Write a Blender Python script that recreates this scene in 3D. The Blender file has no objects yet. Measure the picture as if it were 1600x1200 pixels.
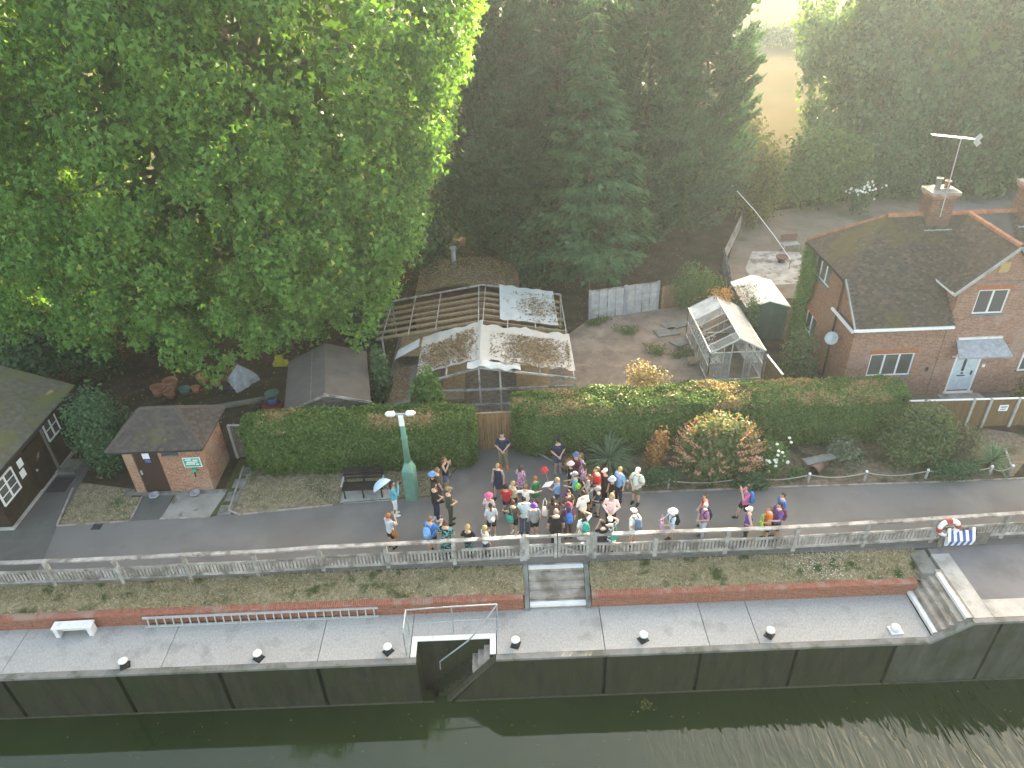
import bpy, bmesh, math, random
import numpy as np
from mathutils import Vector, Matrix, noise as mnoise
random.seed(7); rng = np.random.default_rng(11)
R = math.radians
scene = bpy.context.scene
C = scene.collection

# ---------------------------------------------------------------- camera
cam = bpy.data.cameras.new('camera'); camo = bpy.data.objects.new('camera', cam); C.objects.link(camo)
cam.sensor_width = 36.0; cam.lens = 36.0 * 1130.0 / 1600.0
cam.clip_start = 0.5; cam.clip_end = 4000
camo.matrix_world = Matrix(((0.999201, 0.039968, 0.000000, 0.000000), (-0.021889, 0.547224, -0.836700, 0.000000), (-0.033441, 0.836032, 0.547661, 19.000000), (0.000000, 0.000000, 0.000000, 1.000000)))
scene.camera = camo
# ---------------------------------------------------------------- light
SUN_AZ, SUN_EL = 31.0, 18.0          # degrees: clockwise from +Y (away from the camera), above the horizon
w = bpy.data.worlds.new('World'); scene.world = w; w.use_nodes = True
nt = w.node_tree; nt.nodes.clear()
sky = nt.nodes.new('ShaderNodeTexSky'); sky.sky_type = 'NISHITA'; sky.sun_disc = False
sky.sun_elevation = R(SUN_EL); sky.sun_rotation = R(SUN_AZ)
sky.air_density = 1.0; sky.dust_density = 4.0; sky.ozone_density = 1.0
bg = nt.nodes.new('ShaderNodeBackground'); bg.inputs['Strength'].default_value = 0.15
wo = nt.nodes.new('ShaderNodeOutputWorld')
nt.links.new(sky.outputs[0], bg.inputs[0]); nt.links.new(bg.outputs[0], wo.inputs[0])
sl = bpy.data.lights.new('sun', 'SUN'); sl.energy = 4.4; sl.angle = R(0.6); sl.color = (1.0, 0.93, 0.81)
so = bpy.data.objects.new('sun', sl); C.objects.link(so)
sd = Vector((math.sin(R(SUN_AZ)) * math.cos(R(SUN_EL)), math.cos(R(SUN_AZ)) * math.cos(R(SUN_EL)), math.sin(R(SUN_EL))))
so.rotation_euler = sd.to_track_quat('Z', 'Y').to_euler(); so.location = (30, 60, 60)
vs = scene.view_settings
vs.view_transform = 'Standard'; vs.look = 'None'; vs.gamma = 1.0; vs.use_curve_mapping = False
vs.exposure = 2.85
vs.use_white_balance = True; vs.white_balance_temperature = 8700; vs.white_balance_tint = 9   # camera white balance for open shade
scene.render.engine = 'CYCLES'
cy = scene.cycles
cy.max_bounces = 6; cy.diffuse_bounces = 3; cy.glossy_bounces = 2; cy.transmission_bounces = 4; cy.transparent_max_bounces = 6; cy.volume_bounces = 0
cy.sample_clamp_indirect = 6.0; cy.use_denoising = True

# ---------------------------------------------------------------- helpers
def tag(o, label=None, cat=None, group=None, kind=None):
    if label: o['label'] = label
    if cat: o['category'] = cat
    if group: o['group'] = group
    if kind: o['kind'] = kind
    return o
def thing(name, label, cat, loc=(0, 0, 0), rz=0.0, group=None):
    o = bpy.data.objects.new(name, None); C.objects.link(o); o.empty_display_size = 0.2
    o.location = loc; o.rotation_euler = (0, 0, rz)
    return tag(o, label, cat, group)
def link(name, me, mat=None, parent=None, loc=None, rz=0.0):
    o = bpy.data.objects.new(name, me); C.objects.link(o)
    if mat is not None:
        if not me.materials: me.materials.append(mat)
        if me.materials[0] is not mat:
            o.material_slots[0].link = 'OBJECT'; o.material_slots[0].material = mat
    if parent: o.parent = parent
    if loc is not None: o.location = loc
    if rz: o.rotation_euler = (0, 0, rz)
    return o
class MB:
    def __init__(s): s.v = []; s.f = []
    def add(s, vs_, fs):
        b = len(s.v); s.v += [tuple(p) for p in vs_]; s.f += [tuple(b + i for i in f) for f in fs]; return s
    def box(s, x0, x1, y0, y1, z0, z1):
        return s.add([(x0,y0,z0),(x1,y0,z0),(x1,y1,z0),(x0,y1,z0),(x0,y0,z1),(x1,y0,z1),(x1,y1,z1),(x0,y1,z1)],
                     [(0,3,2,1),(4,5,6,7),(0,1,5,4),(1,2,6,5),(2,3,7,6),(3,0,4,7)])
    def bar(s, p, q, wd, ht, up=(0, 0, 1)):
        p = Vector(p); q = Vector(q); d = (q - p).normalized(); u = Vector(up)
        a = d.cross(u)
        if a.length < 1e-4: a = d.cross(Vector((1, 0, 0)))
        a.normalize(); u = a.cross(d); a *= wd / 2; u *= ht / 2
        vv = [p-a-u, p+a-u, p+a+u, p-a+u, q-a-u, q+a-u, q+a+u, q-a+u]
        return s.add(vv, [(0,3,2,1),(4,5,6,7),(0,1,5,4),(1,2,6,5),(2,3,7,6),(3,0,4,7)][:0] + [(0,1,2,3),(7,6,5,4),(0,4,5,1),(1,5,6,2),(2,6,7,3),(3,7,4,0)])
    def tube(s, pts, rad, n=8, cap=True):
        pts = [Vector(p) for p in pts]; rings = []; a0 = None
        for i, p in enumerate(pts):
            d = (pts[min(i+1, len(pts)-1)] - pts[max(i-1, 0)])
            d = d.normalized() if d.length > 1e-9 else Vector((0, 0, 1))
            a = (a0 - d * a0.dot(d)) if a0 is not None else d.orthogonal()
            if a.length < 1e-5: a = d.orthogonal()
            a.normalize(); a0 = a; b = d.cross(a)
            r = rad[i] if isinstance(rad, (list, tuple)) else rad
            rings.append([p + (a * math.cos(t) + b * math.sin(t)) * r for t in [2*math.pi*k/n for k in range(n)]])
        return s.rings(rings, cap)
    def rings(s, rings, cap=True):
        n = len(rings[0]); vv = [v for r in rings for v in r]; ff = []
        for i in range(len(rings) - 1):
            for k in range(n):
                ff.append((i*n+k, i*n+(k+1) % n, (i+1)*n+(k+1) % n, (i+1)*n+k))
        if cap:
            ff.append(tuple(range(n))[::-1]); ff.append(tuple((len(rings)-1)*n + k for k in range(n)))
        return s.add(vv, ff)
    def loft(s, secs, n=14):   # secs: (cx, cy, z, rx, ry)
        return s.rings([[(cx + rx*math.cos(t), cy_ + ry*math.sin(t), z) for t in [2*math.pi*k/n for k in range(n)]] for cx, cy_, z, rx, ry in secs])
    def lathe(s, prof, c=(0, 0, 0), n=16, cap=True):
        return s.rings([[(c[0]+r*math.cos(t), c[1]+r*math.sin(t), c[2]+z) for t in [2*math.pi*k/n for k in range(n)]] for r, z in prof], cap)
    def ball(s, c, r, n=12, m=8):
        r = r if isinstance(r, (tuple, list)) else (r, r, r)
        return s.rings([[(c[0]+r[0]*math.sin(ph)*math.cos(t), c[1]+r[1]*math.sin(ph)*math.sin(t), c[2]-r[2]*math.cos(ph)) for t in [2*math.pi*k/n for k in range(n)]] for ph in [math.pi*(i+.25)/(m+.5) for i in range(m+1)]])
    def prism(s, poly, z0, z1):
        n = len(poly); vv = [(x, y, z0) for x, y in poly] + [(x, y, z1) for x, y in poly]
        return s.add(vv, [tuple(range(n))[::-1], tuple(range(n, 2*n))] + [(i, (i+1) % n, n+(i+1) % n, n+i) for i in range(n)])
    def poly(s, pts): return s.add(pts, [tuple(range(len(pts)))])
    def mesh(s, name, smooth=False):
        me = bpy.data.meshes.new(name); me.from_pydata(s.v, [], s.f); me.update()
        if smooth: me.polygons.foreach_set('use_smooth', [True]*len(me.polygons))
        return me
    def build(s, name, mat, parent=None, smooth=False, loc=None, rz=0.0, bevel=0.0):
        o = link(name, s.mesh(name, smooth), mat, parent, loc, rz)
        if bevel:
            m = o.modifiers.new('bevel', 'BEVEL'); m.width = bevel; m.segments = 1; m.limit_method = 'ANGLE'
        return o
def np_mesh(name, V, k, mat, parent=None, kind=None, flat=True):
    """V: (N*k,3) vertices, one k-gon each"""
    V = np.asarray(V, np.float32).reshape(-1, 3); n = len(V); nf = n // k
    me = bpy.data.meshes.new(name); me.vertices.add(n); me.vertices.foreach_set('co', V.ravel())
    me.loops.add(n); me.loops.foreach_set('vertex_index', np.arange(n, dtype=np.int32))
    me.polygons.add(nf); me.polygons.foreach_set('loop_start', np.arange(0, n, k, dtype=np.int32))
    me.update(calc_edges=True); me.validate()
    o = link(name, me, mat, parent)
    if kind: o['kind'] = kind
    return o
def unit(a): return a / np.maximum(np.linalg.norm(a, axis=-1, keepdims=True), 1e-9)
def rdirs(n): return unit(rng.normal(size=(n, 3)))
RHOMB = np.array([(0, 0, 0), (.32, .45, .05), (0, 1, -.08), (-.32, .45, .05)])
SLIM = np.array([(0, 0, 0), (.12, .4, .03), (0, 1, -.15), (-.12, .4, .03)])
BLADE = np.array([(-.5, 0, 0), (.5, 0, 0), (0, 1, .15)])
STAR = np.array([(0, 0, 0), (.54, .10, -.08), (.25, .36, .02), (0, 1.0, -.14), (-.25, .36, .02), (-.54, .10, -.08)])
def leaf_verts(P, D, N, S, shape):
    """P base points, D leaf axis, N leaf normal, S size"""
    P = np.asarray(P); D = unit(np.asarray(D, float)); X = unit(np.cross(D, N)); Z = np.cross(X, D)
    S = np.broadcast_to(np.asarray(S, float), (len(P),))[:, None, None]
    return (P[:, None, :] + S * (shape[None, :, 0, None] * X[:, None, :] + shape[None, :, 1, None] * D[:, None, :] + shape[None, :, 2, None] * Z[:, None, :])).reshape(-1, 3)
def leaves(name, P, out, S, shape, mat, parent=None, droop=.3, jit=.7, kind=None):
    n = len(P); N = unit(np.asarray(out) + jit * rng.normal(size=(n, 3)) + np.array([0, 0, .45]))
    D = unit(np.cross(N, rdirs(n)) + np.array([0, 0, -droop]))
    return np_mesh(name, leaf_verts(P, D, N, S, shape), len(shape), mat, parent, kind)

# ---------------------------------------------------------------- materials
def newmat(name):
    m = bpy.data.materials.new(name); m.use_nodes = True; n = m.node_tree; n.nodes.clear()
    o = n.nodes.new('ShaderNodeOutputMaterial'); return m, n, o
def nd(n, t, **kw):
    x = n.nodes.new(t)
    for k, v in kw.items():
        if k.startswith('i_'): x.inputs[k[2:].replace('_', ' ')].default_value = v
        else: setattr(x, k, v)
    return x
def rgba(c): return (c[0], c[1], c[2], 1.0)
def ramp(n, fac, stops):
    r = n.nodes.new('ShaderNodeValToRGB'); e = r.color_ramp.elements
    while len(e) < len(stops): e.new(.5)
    for i, (p, c) in enumerate(stops): e[i].position = p; e[i].color = rgba(c)
    n.links.new(fac, r.inputs[0]); return r.outputs[0]
def mixc(n, fac, a, b, mode='MIX'):
    x = n.nodes.new('ShaderNodeMix'); x.data_type = 'RGBA'; x.blend_type = mode
    if isinstance(fac, (int, float)): x.inputs[0].default_value = fac
    else: n.links.new(fac, x.inputs[0])
    for i, c in ((6, a), (7, b)):
        if isinstance(c, tuple): x.inputs[i].default_value = rgba(c)
        else: n.links.new(c, x.inputs[i])
    return x.outputs[2]
def noise_out(n, scale, detail=5, vec=None, rough=.6, stretch=None):
    t = nd(n, 'ShaderNodeTexNoise', i_Scale=scale, i_Detail=detail, i_Roughness=rough)
    if vec is None:
        vec = n.nodes.new('ShaderNodeNewGeometry').outputs['Position']
    if stretch:
        mp = n.nodes.new('ShaderNodeMapping'); mp.inputs['Scale'].default_value = stretch; n.links.new(vec, mp.inputs[0]); vec = mp.outputs[0]
    n.links.new(vec, t.inputs['Vector']); return t.outputs['Fac']
def stone(name, a, b, scale=2.0, rough=.85, bump=.25, bscale=25.0, c=None, cscale=.4, cpos=(.5, .62), spec=.25, metal=0.0, rand=0.0, stretch=None, d=None, dscale=6.0, dpos=(.62, .72)):
    """two-tone noise surface, optional third patch colour, optional per-object variation"""
    m, n, o = newmat(name)
    col = ramp(n, noise_out(n, scale, 6, stretch=stretch), [(.33, a), (.67, b)])
    if c is not None:
        f = ramp(n, noise_out(n, cscale, 5), [(cpos[0], (0, 0, 0)), (cpos[1], (1, 1, 1))]); col = mixc(n, f, col, c)
    if d is not None:
        f = ramp(n, noise_out(n, dscale, 6, stretch=stretch), [(dpos[0], (0, 0, 0)), (dpos[1], (.8, .8, .8))]); col = mixc(n, f, col, d)
    if rand:
        oi = n.nodes.new('ShaderNodeObjectInfo')
        v = nd(n, 'ShaderNodeMapRange', i_To_Min=1 - rand, i_To_Max=1 + rand); n.links.new(oi.outputs['Random'], v.inputs[0])
        hs = nd(n, 'ShaderNodeHueSaturation'); n.links.new(v.outputs[0], hs.inputs['Value']); n.links.new(col, hs.inputs['Color']); col = hs.outputs[0]
    b_ = nd(n, 'ShaderNodeBsdfPrincipled', i_Roughness=rough, i_Metallic=metal); b_.inputs['Specular IOR Level'].default_value = spec
    n.links.new(col, b_.inputs['Base Color'])
    if bump:
        bp = nd(n, 'ShaderNodeBump', i_Strength=bump, i_Distance=.03); n.links.new(noise_out(n, bscale, 4, stretch=stretch), bp.inputs['Height']); n.links.new(bp.outputs[0], b_.inputs['Normal'])
    n.links.new(b_.outputs[0], o.inputs[0]); return m
def flat(name, c, rough=.6, spec=.3, metal=0.0, var=.12):
    return stone(name, tuple(x*(1-var) for x in c), tuple(min(1, x*(1+var)) for x in c), 6.0, rough, .05, 60, spec=spec, metal=metal)
def leafmat(name, stops, trans=.35, rough=.55, pos=None, spec=.25):
    """colour varies from leaf to leaf"""
    m, n, o = newmat(name); g = n.nodes.new('ShaderNodeNewGeometry')
    col = ramp(n, g.outputs['Random Per Island'], stops)
    if pos: 
        f = ramp(n, noise_out(n, pos[0], 3), [(pos[2], (0, 0, 0)), (pos[3], (1, 1, 1))]); col = mixc(n, f, col, pos[1])
    b_ = nd(n, 'ShaderNodeBsdfPrincipled', i_Roughness=rough); b_.inputs['Specular IOR Level'].default_value = spec; n.links.new(col, b_.inputs['Base Color'])
    t = n.nodes.new('ShaderNodeBsdfTranslucent'); n.links.new(mixc(n, 1.0, col, (1.15, 1.2, .6), 'MULTIPLY'), t.inputs[0])
    mx = nd(n, 'ShaderNodeMixShader', i_Fac=trans); n.links.new(b_.outputs[0], mx.inputs[1]); n.links.new(t.outputs[0], mx.inputs[2])
    n.links.new(mx.outputs[0], o.inputs[0]); return m
def brickmat(name, a, b, mortar, dirt=(.16, .13, .11), w=.225, h=.075, dpos=(.55, .75), swap=False):
    m, n, o = newmat(name); g = n.nodes.new('ShaderNodeNewGeometry'); sp = n.nodes.new('ShaderNodeSeparateXYZ'); n.links.new(g.outputs['Position'], sp.inputs[0])
    ad = nd(n, 'ShaderNodeMath', operation='ADD'); n.links.new(sp.outputs[0], ad.inputs[0]); n.links.new(sp.outputs[1], ad.inputs[1])
    cb = n.nodes.new('ShaderNodeCombineXYZ'); n.links.new(ad.outputs[0], cb.inputs[0]); n.links.new(sp.outputs[2], cb.inputs[1])
    t = nd(n, 'ShaderNodeTexBrick', i_Color1=rgba(a), i_Color2=rgba(b), i_Mortar=rgba(mortar), i_Scale=1.0)
    t.inputs['Mortar Size'].default_value = .006; t.inputs['Brick Width'].default_value = w; t.inputs['Row Height'].default_value = h; t.inputs['Mortar Smooth'].default_value = .3
    n.links.new(cb.outputs[0], t.inputs['Vector'])
    v = ramp(n, noise_out(n, 9, 3), [(.3, (.7, .7, .7)), (.7, (1.2, 1.15, 1.1))]); col = mixc(n, 1.0, t.outputs['Color'], v, 'MULTIPLY')
    f = ramp(n, noise_out(n, .7, 6), [(dpos[0], (0, 0, 0)), (dpos[1], (.75, .75, .75))]); col = mixc(n, f, col, dirt)
    b_ = nd(n, 'ShaderNodeBsdfPrincipled', i_Roughness=.9); b_.inputs['Specular IOR Level'].default_value = .2; n.links.new(col, b_.inputs['Base Color'])
    bp = nd(n, 'ShaderNodeBump', i_Strength=.5, i_Distance=.01, invert=True); n.links.new(t.outputs['Fac'], bp.inputs['Height']); n.links.new(bp.outputs[0], b_.inputs['Normal'])
    n.links.new(b_.outputs[0], o.inputs[0]); return m
M = {}
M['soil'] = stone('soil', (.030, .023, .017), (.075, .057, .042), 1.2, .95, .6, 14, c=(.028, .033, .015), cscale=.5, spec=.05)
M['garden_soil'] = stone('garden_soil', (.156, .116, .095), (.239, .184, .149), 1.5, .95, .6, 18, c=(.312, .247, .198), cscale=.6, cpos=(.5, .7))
M['mulch'] = stone('mulch', (.11, .08, .055), (.26, .20, .14), 6, .95, .8, 30, c=(.07, .07, .035), cscale=1.0)
M['verge'] = stone('verge', (.15, .12, .08), (.30, .25, .17), 5, .95, .7, 40, c=(.06, .08, .03), cscale=1.1, cpos=(.52, .66))
M['bank'] = stone('bank', (.19, .155, .10), (.38, .32, .215), 7, .95, .8, 40, c=(.08, .10, .035), cscale=1.5, cpos=(.55, .66))
M['asphalt'] = stone('asphalt', (.150, .144, .140), (.182, .175, .170), 1.2, .88, .35, 90, c=(.120, .112, .107), cscale=.30, cpos=(.46, .66), d=(.20, .195, .185), dscale=.55, dpos=(.58, .74))
M['asphalt_pale'] = stone('asphalt_pale', (.135, .135, .142), (.175, .17, .18), .9, .88, .35, 90, c=(.12, .12, .125), cscale=.5)
M['asphalt_old'] = stone('asphalt_old', (.085, .085, .08), (.115, .11, .105), 1.2, .9, .35, 90)
M['concrete'] = stone('concrete', (.29, .285, .275), (.41, .405, .395), 14, .85, .5, 70, c=(.235, .23, .215), cscale=1.4, cpos=(.55, .75), rand=.05, stretch=(1.6, .8, 1), d=(.20, .195, .18), dscale=7.0, dpos=(.64, .74))
M['coping'] = stone('coping', (.15, .15, .14), (.23, .225, .215), 3, .85, .4, 40, c=(.10, .105, .085), cscale=1.5)
M['step'] = stone('step', (.26, .22, .19), (.40, .36, .32), 3, .88, .5, 50, c=(.20, .17, .14), cscale=1.6)
M['pale_concrete'] = stone('pale_concrete', (.33, .32, .30), (.44, .425, .40), 3, .85, .3, 40, c=(.26, .25, .23), cscale=1.5)
M['lockwall'] = stone('lockwall', (.016, .018, .010), (.036, .036, .021), 2.2, .8, .6, 16, c=(.020, .030, .009), cscale=.9, cpos=(.48, .66), stretch=(1.6, 1, .3), d=(.085, .082, .06), dscale=4.5, dpos=(.64, .78))
M['lockwall_end'] = stone('lockwall_end', (.034, .038, .028), (.072, .074, .060), 1.8, .8, .5, 16, c=(.03, .04, .018), cscale=.9, cpos=(.5, .7), stretch=(1.4, 1, .35))
M['wet'] = stone('wet', (.045, .043, .03), (.075, .07, .05), 5, .6, .4, 20)
M['dark'] = flat('dark', (.014, .015, .010), .9)
M['white_paint'] = stone('white_paint', (.60, .60, .59), (.72, .72, .71), 4, .6, .15, 40, c=(.42, .40, .37), cscale=2.5, cpos=(.6, .75))
M['white_plastic'] = flat('white_plastic', (.78, .79, .80), .35, .5, var=.04)
M['timber_grey'] = stone('timber_grey', (.238, .224, .210), (.420, .399, .385), 3, .85, .5, 20, c=(.168, .154, .140), cscale=2.0, rand=.14)
M['timber_dark'] = stone('timber_dark', (.022, .015, .010), (.042, .028, .018), 4, .7, .4, 30, rand=.12)
M['timber_brown'] = stone('timber_brown', (.204, .110, .060), (.324, .182, .100), 6, .8, .4, 12, rand=.12, stretch=(8, 8, .6))
M['timber_gold'] = stone('timber_gold', (.150, .090, .044), (.224, .140, .072), 6, .8, .4, 12, rand=.12, stretch=(8, 8, .6))
M['timber_tan'] = stone('timber_tan', (.211, .155, .093), (.304, .229, .145), 5, .8, .3, 20, rand=.15)
M['timber_old'] = stone('timber_old', (.10, .09, .08), (.19, .17, .15), 5, .85, .4, 20, rand=.15)
M['fence_grey'] = stone('fence_grey', (.30, .29, .29), (.45, .435, .43), 3, .8, .4, 14, c=(.34, .21, .14), cscale=.9, cpos=(.56, .75), rand=.07)
M['brick_house'] = brickmat('brick_house', (.27, .135, .10), (.36, .19, .145), (.36, .31, .27), dirt=(.36, .27, .24))
M['brick_sooty'] = brickmat('brick_sooty', (.15, .075, .055), (.22, .11, .08), (.24, .20, .17), dirt=(.09, .07, .06), dpos=(.45, .7))
M['brick_side'] = brickmat('brick_side', (.27, .115, .075), (.35, .155, .10), (.30, .22, .18), dirt=(.25, .15, .11))
M['brick_red'] = brickmat('brick_red', (.25, .085, .055), (.31, .12, .08), (.30, .23, .19), dirt=(.22, .10, .07), dpos=(.6, .8))
M['brick_wc'] = brickmat('brick_wc', (.30, .125, .08), (.38, .19, .125), (.42, .36, .30), dirt=(.38, .31, .23), dpos=(.5, .72))
M['brick_coping'] = stone('brick_coping', (.25, .085, .06), (.34, .14, .10), 9, .85, .4, 40, c=(.30, .20, .16), cscale=1.5, rand=.15)
M['brick_arch'] = stone('brick_arch', (.33, .11, .06), (.40, .15, .085), 12, .85, .4, 40)
def tilemat(name, stops, patch, pscale, ppos):
    m, n, o = newmat(name); g = n.nodes.new('ShaderNodeNewGeometry')
    col = ramp(n, g.outputs['Random Per Island'], stops)
    f = ramp(n, noise_out(n, pscale, 5), [(ppos[0], (0, 0, 0)), (ppos[1], (.8, .8, .8))]); col = mixc(n, f, col, patch)
    f2 = ramp(n, noise_out(n, 7, 4), [(.70, (0, 0, 0)), (.74, (.8, .8, .8))]); col = mixc(n, f2, col, (.32, .32, .29))
    b_ = nd(n, 'ShaderNodeBsdfPrincipled', i_Roughness=.9); n.links.new(col, b_.inputs['Base Color']); b_.inputs['Specular IOR Level'].default_value = .2
    bp = nd(n, 'ShaderNodeBump', i_Strength=.4, i_Distance=.02); n.links.new(noise_out(n, 30, 4), bp.inputs['Height']); n.links.new(bp.outputs[0], b_.inputs['Normal'])
    n.links.new(b_.outputs[0], o.inputs[0]); return m
M['tiles'] = tilemat('tiles', [(0, (.055, .044, .037)), (.5, (.075, .061, .049)), (.9, (.097, .077, .060)), (1, (.132, .093, .071))], (.094, .081, .028), .55, (.53, .68))
M['tiles_wc'] = tilemat('tiles_wc', [(0, (.062, .052, .047)), (.5, (.08, .068, .061)), (1, (.105, .088, .08))], (.11, .10, .05), .9, (.55, .7))
M['ridge_tile'] = stone('ridge_tile', (.27, .105, .065), (.38, .17, .105), 8, .85, .3, 40, rand=.12)
M['mossroof'] = stone('mossroof', (.085, .08, .06), (.14, .13, .095), 4, .95, .7, 40, c=(.12, .125, .04), cscale=.6, cpos=(.5, .65))
M['felt'] = stone('felt', (.085, .075, .07), (.115, .105, .097), 1.5, .95, .4, 80)
M['litter_roof'] = stone('litter_roof', (.075, .055, .042), (.14, .105, .075), 5, .95, .7, 25, c=(.09, .09, .03), cscale=.45, cpos=(.5, .62))
M['lead'] = stone('lead', (.22, .235, .26), (.34, .36, .39), 5, .6, .2, 20, spec=.4)
M['glass'] = stone('glass', (.05, .055, .055), (.12, .125, .12), .8, .08, 0, spec=.6)
M['glass_grey'] = flat('glass_grey', (.06, .07, .08), .08, .6)
def clear_glass(name, tint, alpha, rough=.1, dirt=.4):
    m, n, o = newmat(name)
    b_ = nd(n, 'ShaderNodeBsdfPrincipled', i_Roughness=rough); b_.inputs['Base Color'].default_value = rgba(tint)
    t = n.nodes.new('ShaderNodeBsdfTransparent'); mx = nd(n, 'ShaderNodeMixShader')
    f = ramp(n, noise_out(n, 2.5, 5), [(.35, (alpha,)*3), (.7, (min(1, alpha+dirt),)*3)]); n.links.new(f, mx.inputs[0])
    n.links.new(t.outputs[0], mx.inputs[1]); n.links.new(b_.outputs[0], mx.inputs[2]); n.links.new(mx.outputs[0], o.inputs[0]); return m
M['greenhouse_glass'] = clear_glass('greenhouse_glass', (.62, .65, .62), .10, .12, .35)
M['roof_glass'] = clear_glass('roof_glass', (.80, .80, .76), .62, .25, .35)
M['poly'] = clear_glass('poly', (.40, .40, .39), .90, .5, .1)
M['poly_blue'] = clear_glass('poly_blue', (.40, .46, .49), .85, .4, .15)
M['alu'] = flat('alu', (.45, .46, .455), .5, .45, .25)
M['galv'] = flat('galv', (.33, .37, .39), .5, .5, .4)
M['black'] = flat('black', (.015, .015, .016), .5)
M['lampgreen'] = stone('lampgreen', (.10, .24, .19), (.14, .30, .24), 4, .5, .1, 30, spec=.4)
M['shedgreen'] = stone('shedgreen', (.02, .075, .06), (.035, .10, .08), 3, .55, .1, 30, spec=.4)
M['shedroof'] = stone('shedroof', (.60, .62, .58), (.72, .74, .70), 2, .6, .1, 30, c=(.36, .30, .22), cscale=1.6, cpos=(.58, .72))
M['terracotta'] = stone('terracotta', (.30, .13, .07), (.40, .19, .11), 6, .85, .2, 30, rand=.15)
M['terracotta_old'] = stone('terracotta_old', (.15, .085, .07), (.22, .13, .11), 5, .85, .3, 30)
M['teal'] = flat('teal', (.04, .13, .12), .5)
M['greenpot'] = flat('greenpot', (.05, .16, .12), .5)
M['tarp'] = stone('tarp', (.30, .33, .37), (.46, .49, .54), 5, .5, .3, 12)
M['redbox'] = flat('redbox', (.22, .03, .03), .6)
M['yellow'] = flat('yellow', (.45, .40, .04), .6)
M['sign_green'] = flat('sign_green', (.03, .33, .22), .4)
M['paper'] = flat('paper', (.75, .77, .80), .6)
M['ink'] = flat('ink', (.03, .03, .04), .7)
M['door_brown'] = flat('door_brown', (.045, .022, .018), .55)
M['door_blue'] = flat('door_blue', (.50, .60, .66), .4)
M['rope'] = stone('rope', (.30, .28, .25), (.42, .40, .36), 20, .9, .3, 60)
M['buoy_red'] = flat('buoy_red', (.42, .05, .035), .5)
M['blue_stripe'] = flat('blue_stripe', (.06, .12, .32), .7)
M['bark'] = stone('bark', (.09, .075, .055), (.20, .175, .14), 4, .9, .7, 14, stretch=(1, 1, .35))
M['bark_dark'] = stone('bark_dark', (.045, .042, .034), (.09, .082, .066), 4, .9, .7, 14, stretch=(1, 1, .35))
M['twig'] = stone('twig', (.075, .068, .05), (.14, .125, .095), 8, .9, .3, 30)
M['field'] = stone('field', (.074, .062, .037), (.099, .084, .053), .12, .95, .3, 4, c=(.055, .055, .029), cscale=.06, cpos=(.5, .7), spec=.0)
M['leaf_plane'] = leafmat('leaf_plane', [(0, (.056, .151, .033)), (.45, (.097, .233, .054)), (.85, (.143, .307, .072)), (.985, (.205, .346, .077)), (1, (.512, .486, .077))], .45, pos=(.42, (.192, .346, .077), .54, .78))  # paler noise patches put the look of lit leaf clumps into the colour
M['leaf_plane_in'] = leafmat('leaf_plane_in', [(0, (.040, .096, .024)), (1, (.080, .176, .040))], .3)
M['leaf_cypress'] = leafmat('leaf_cypress', [(0, (.018, .065, .032)), (.6, (.034, .103, .054)), (1, (.055, .140, .072))], .2, pos=(.9, (.055, .150, .078), .5, .68))
M['leaf_cypress_b'] = leafmat('leaf_cypress_b', [(0, (.020, .072, .032)), (.6, (.038, .114, .054)), (1, (.065, .158, .072))], .2, pos=(.9, (.065, .165, .078), .5, .68))
M['leaf_redwood'] = leafmat('leaf_redwood', [(0, (.033, .102, .046)), (.6, (.054, .147, .064)), (1, (.084, .192, .082))], .28)
M['leaf_willow'] = leafmat('leaf_willow', [(0, (.070, .141, .064)), (.6, (.109, .198, .087)), (1, (.166, .269, .115))], .4)
M['leaf_dark'] = leafmat('leaf_dark', [(0, (.025, .073, .035)), (.6, (.048, .122, .055)), (1, (.076, .176, .074))], .3)
M['leaf_laurel'] = leafmat('leaf_laurel', [(0, (.045, .109, .032)), (.6, (.077, .166, .045)), (1, (.128, .230, .064))], .35)
M['leaf_olive'] = leafmat('leaf_olive', [(0, (.07, .085, .025)), (.6, (.11, .13, .035)), (1, (.19, .19, .05))], .4)
M['leaf_hedge'] = leafmat('leaf_hedge', [(0, (.044, .092, .025)), (.5, (.083, .161, .041)), (.9, (.127, .218, .057)), (1, (.207, .241, .092))], .3)
M['leaf_dry'] = leafmat('leaf_dry', [(0, (.20, .13, .06)), (.5, (.34, .24, .12)), (1, (.45, .36, .20))], .3)
M['leaf_shrub'] = leafmat('leaf_shrub', [(0, (.045, .085, .035)), (.6, (.085, .14, .055)), (1, (.14, .20, .08))], .35)
M['leaf_grey'] = leafmat('leaf_grey', [(0, (.09, .13, .09)), (.6, (.14, .19, .13)), (1, (.22, .27, .19))], .3)
M['leaf_copper'] = leafmat('leaf_copper', [(0, (.264, .108, .048)), (.5, (.480, .228, .096)), (1, (.600, .408, .168))], .4)
M['leaf_spiky'] = leafmat('leaf_spiky', [(0, (.07, .13, .07)), (.6, (.11, .19, .11)), (1, (.18, .27, .16))], .25)
M['leaf_buddleia'] = leafmat('leaf_buddleia', [(0, (.06, .10, .04)), (.5, (.11, .16, .06)), (1, (.20, .22, .10))], .35)
M['flower_buddleia'] = leafmat('flower_buddleia', [(0, (.390, .213, .120)), (.7, (.546, .312, .180)), (1, (.650, .312, .480))], .3)
M['petal_white'] = leafmat('petal_white', [(0, (.72, .73, .68)), (1, (.85, .85, .82))], .2)
M['petal_pink'] = leafmat('petal_pink', [(0, (.55, .40, .55)), (1, (.80, .72, .82))], .2)
M['leaf_ivy'] = leafmat('leaf_ivy', [(0, (.049, .119, .025)), (.6, (.084, .182, .042)), (1, (.126, .238, .056))], .25)
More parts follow.
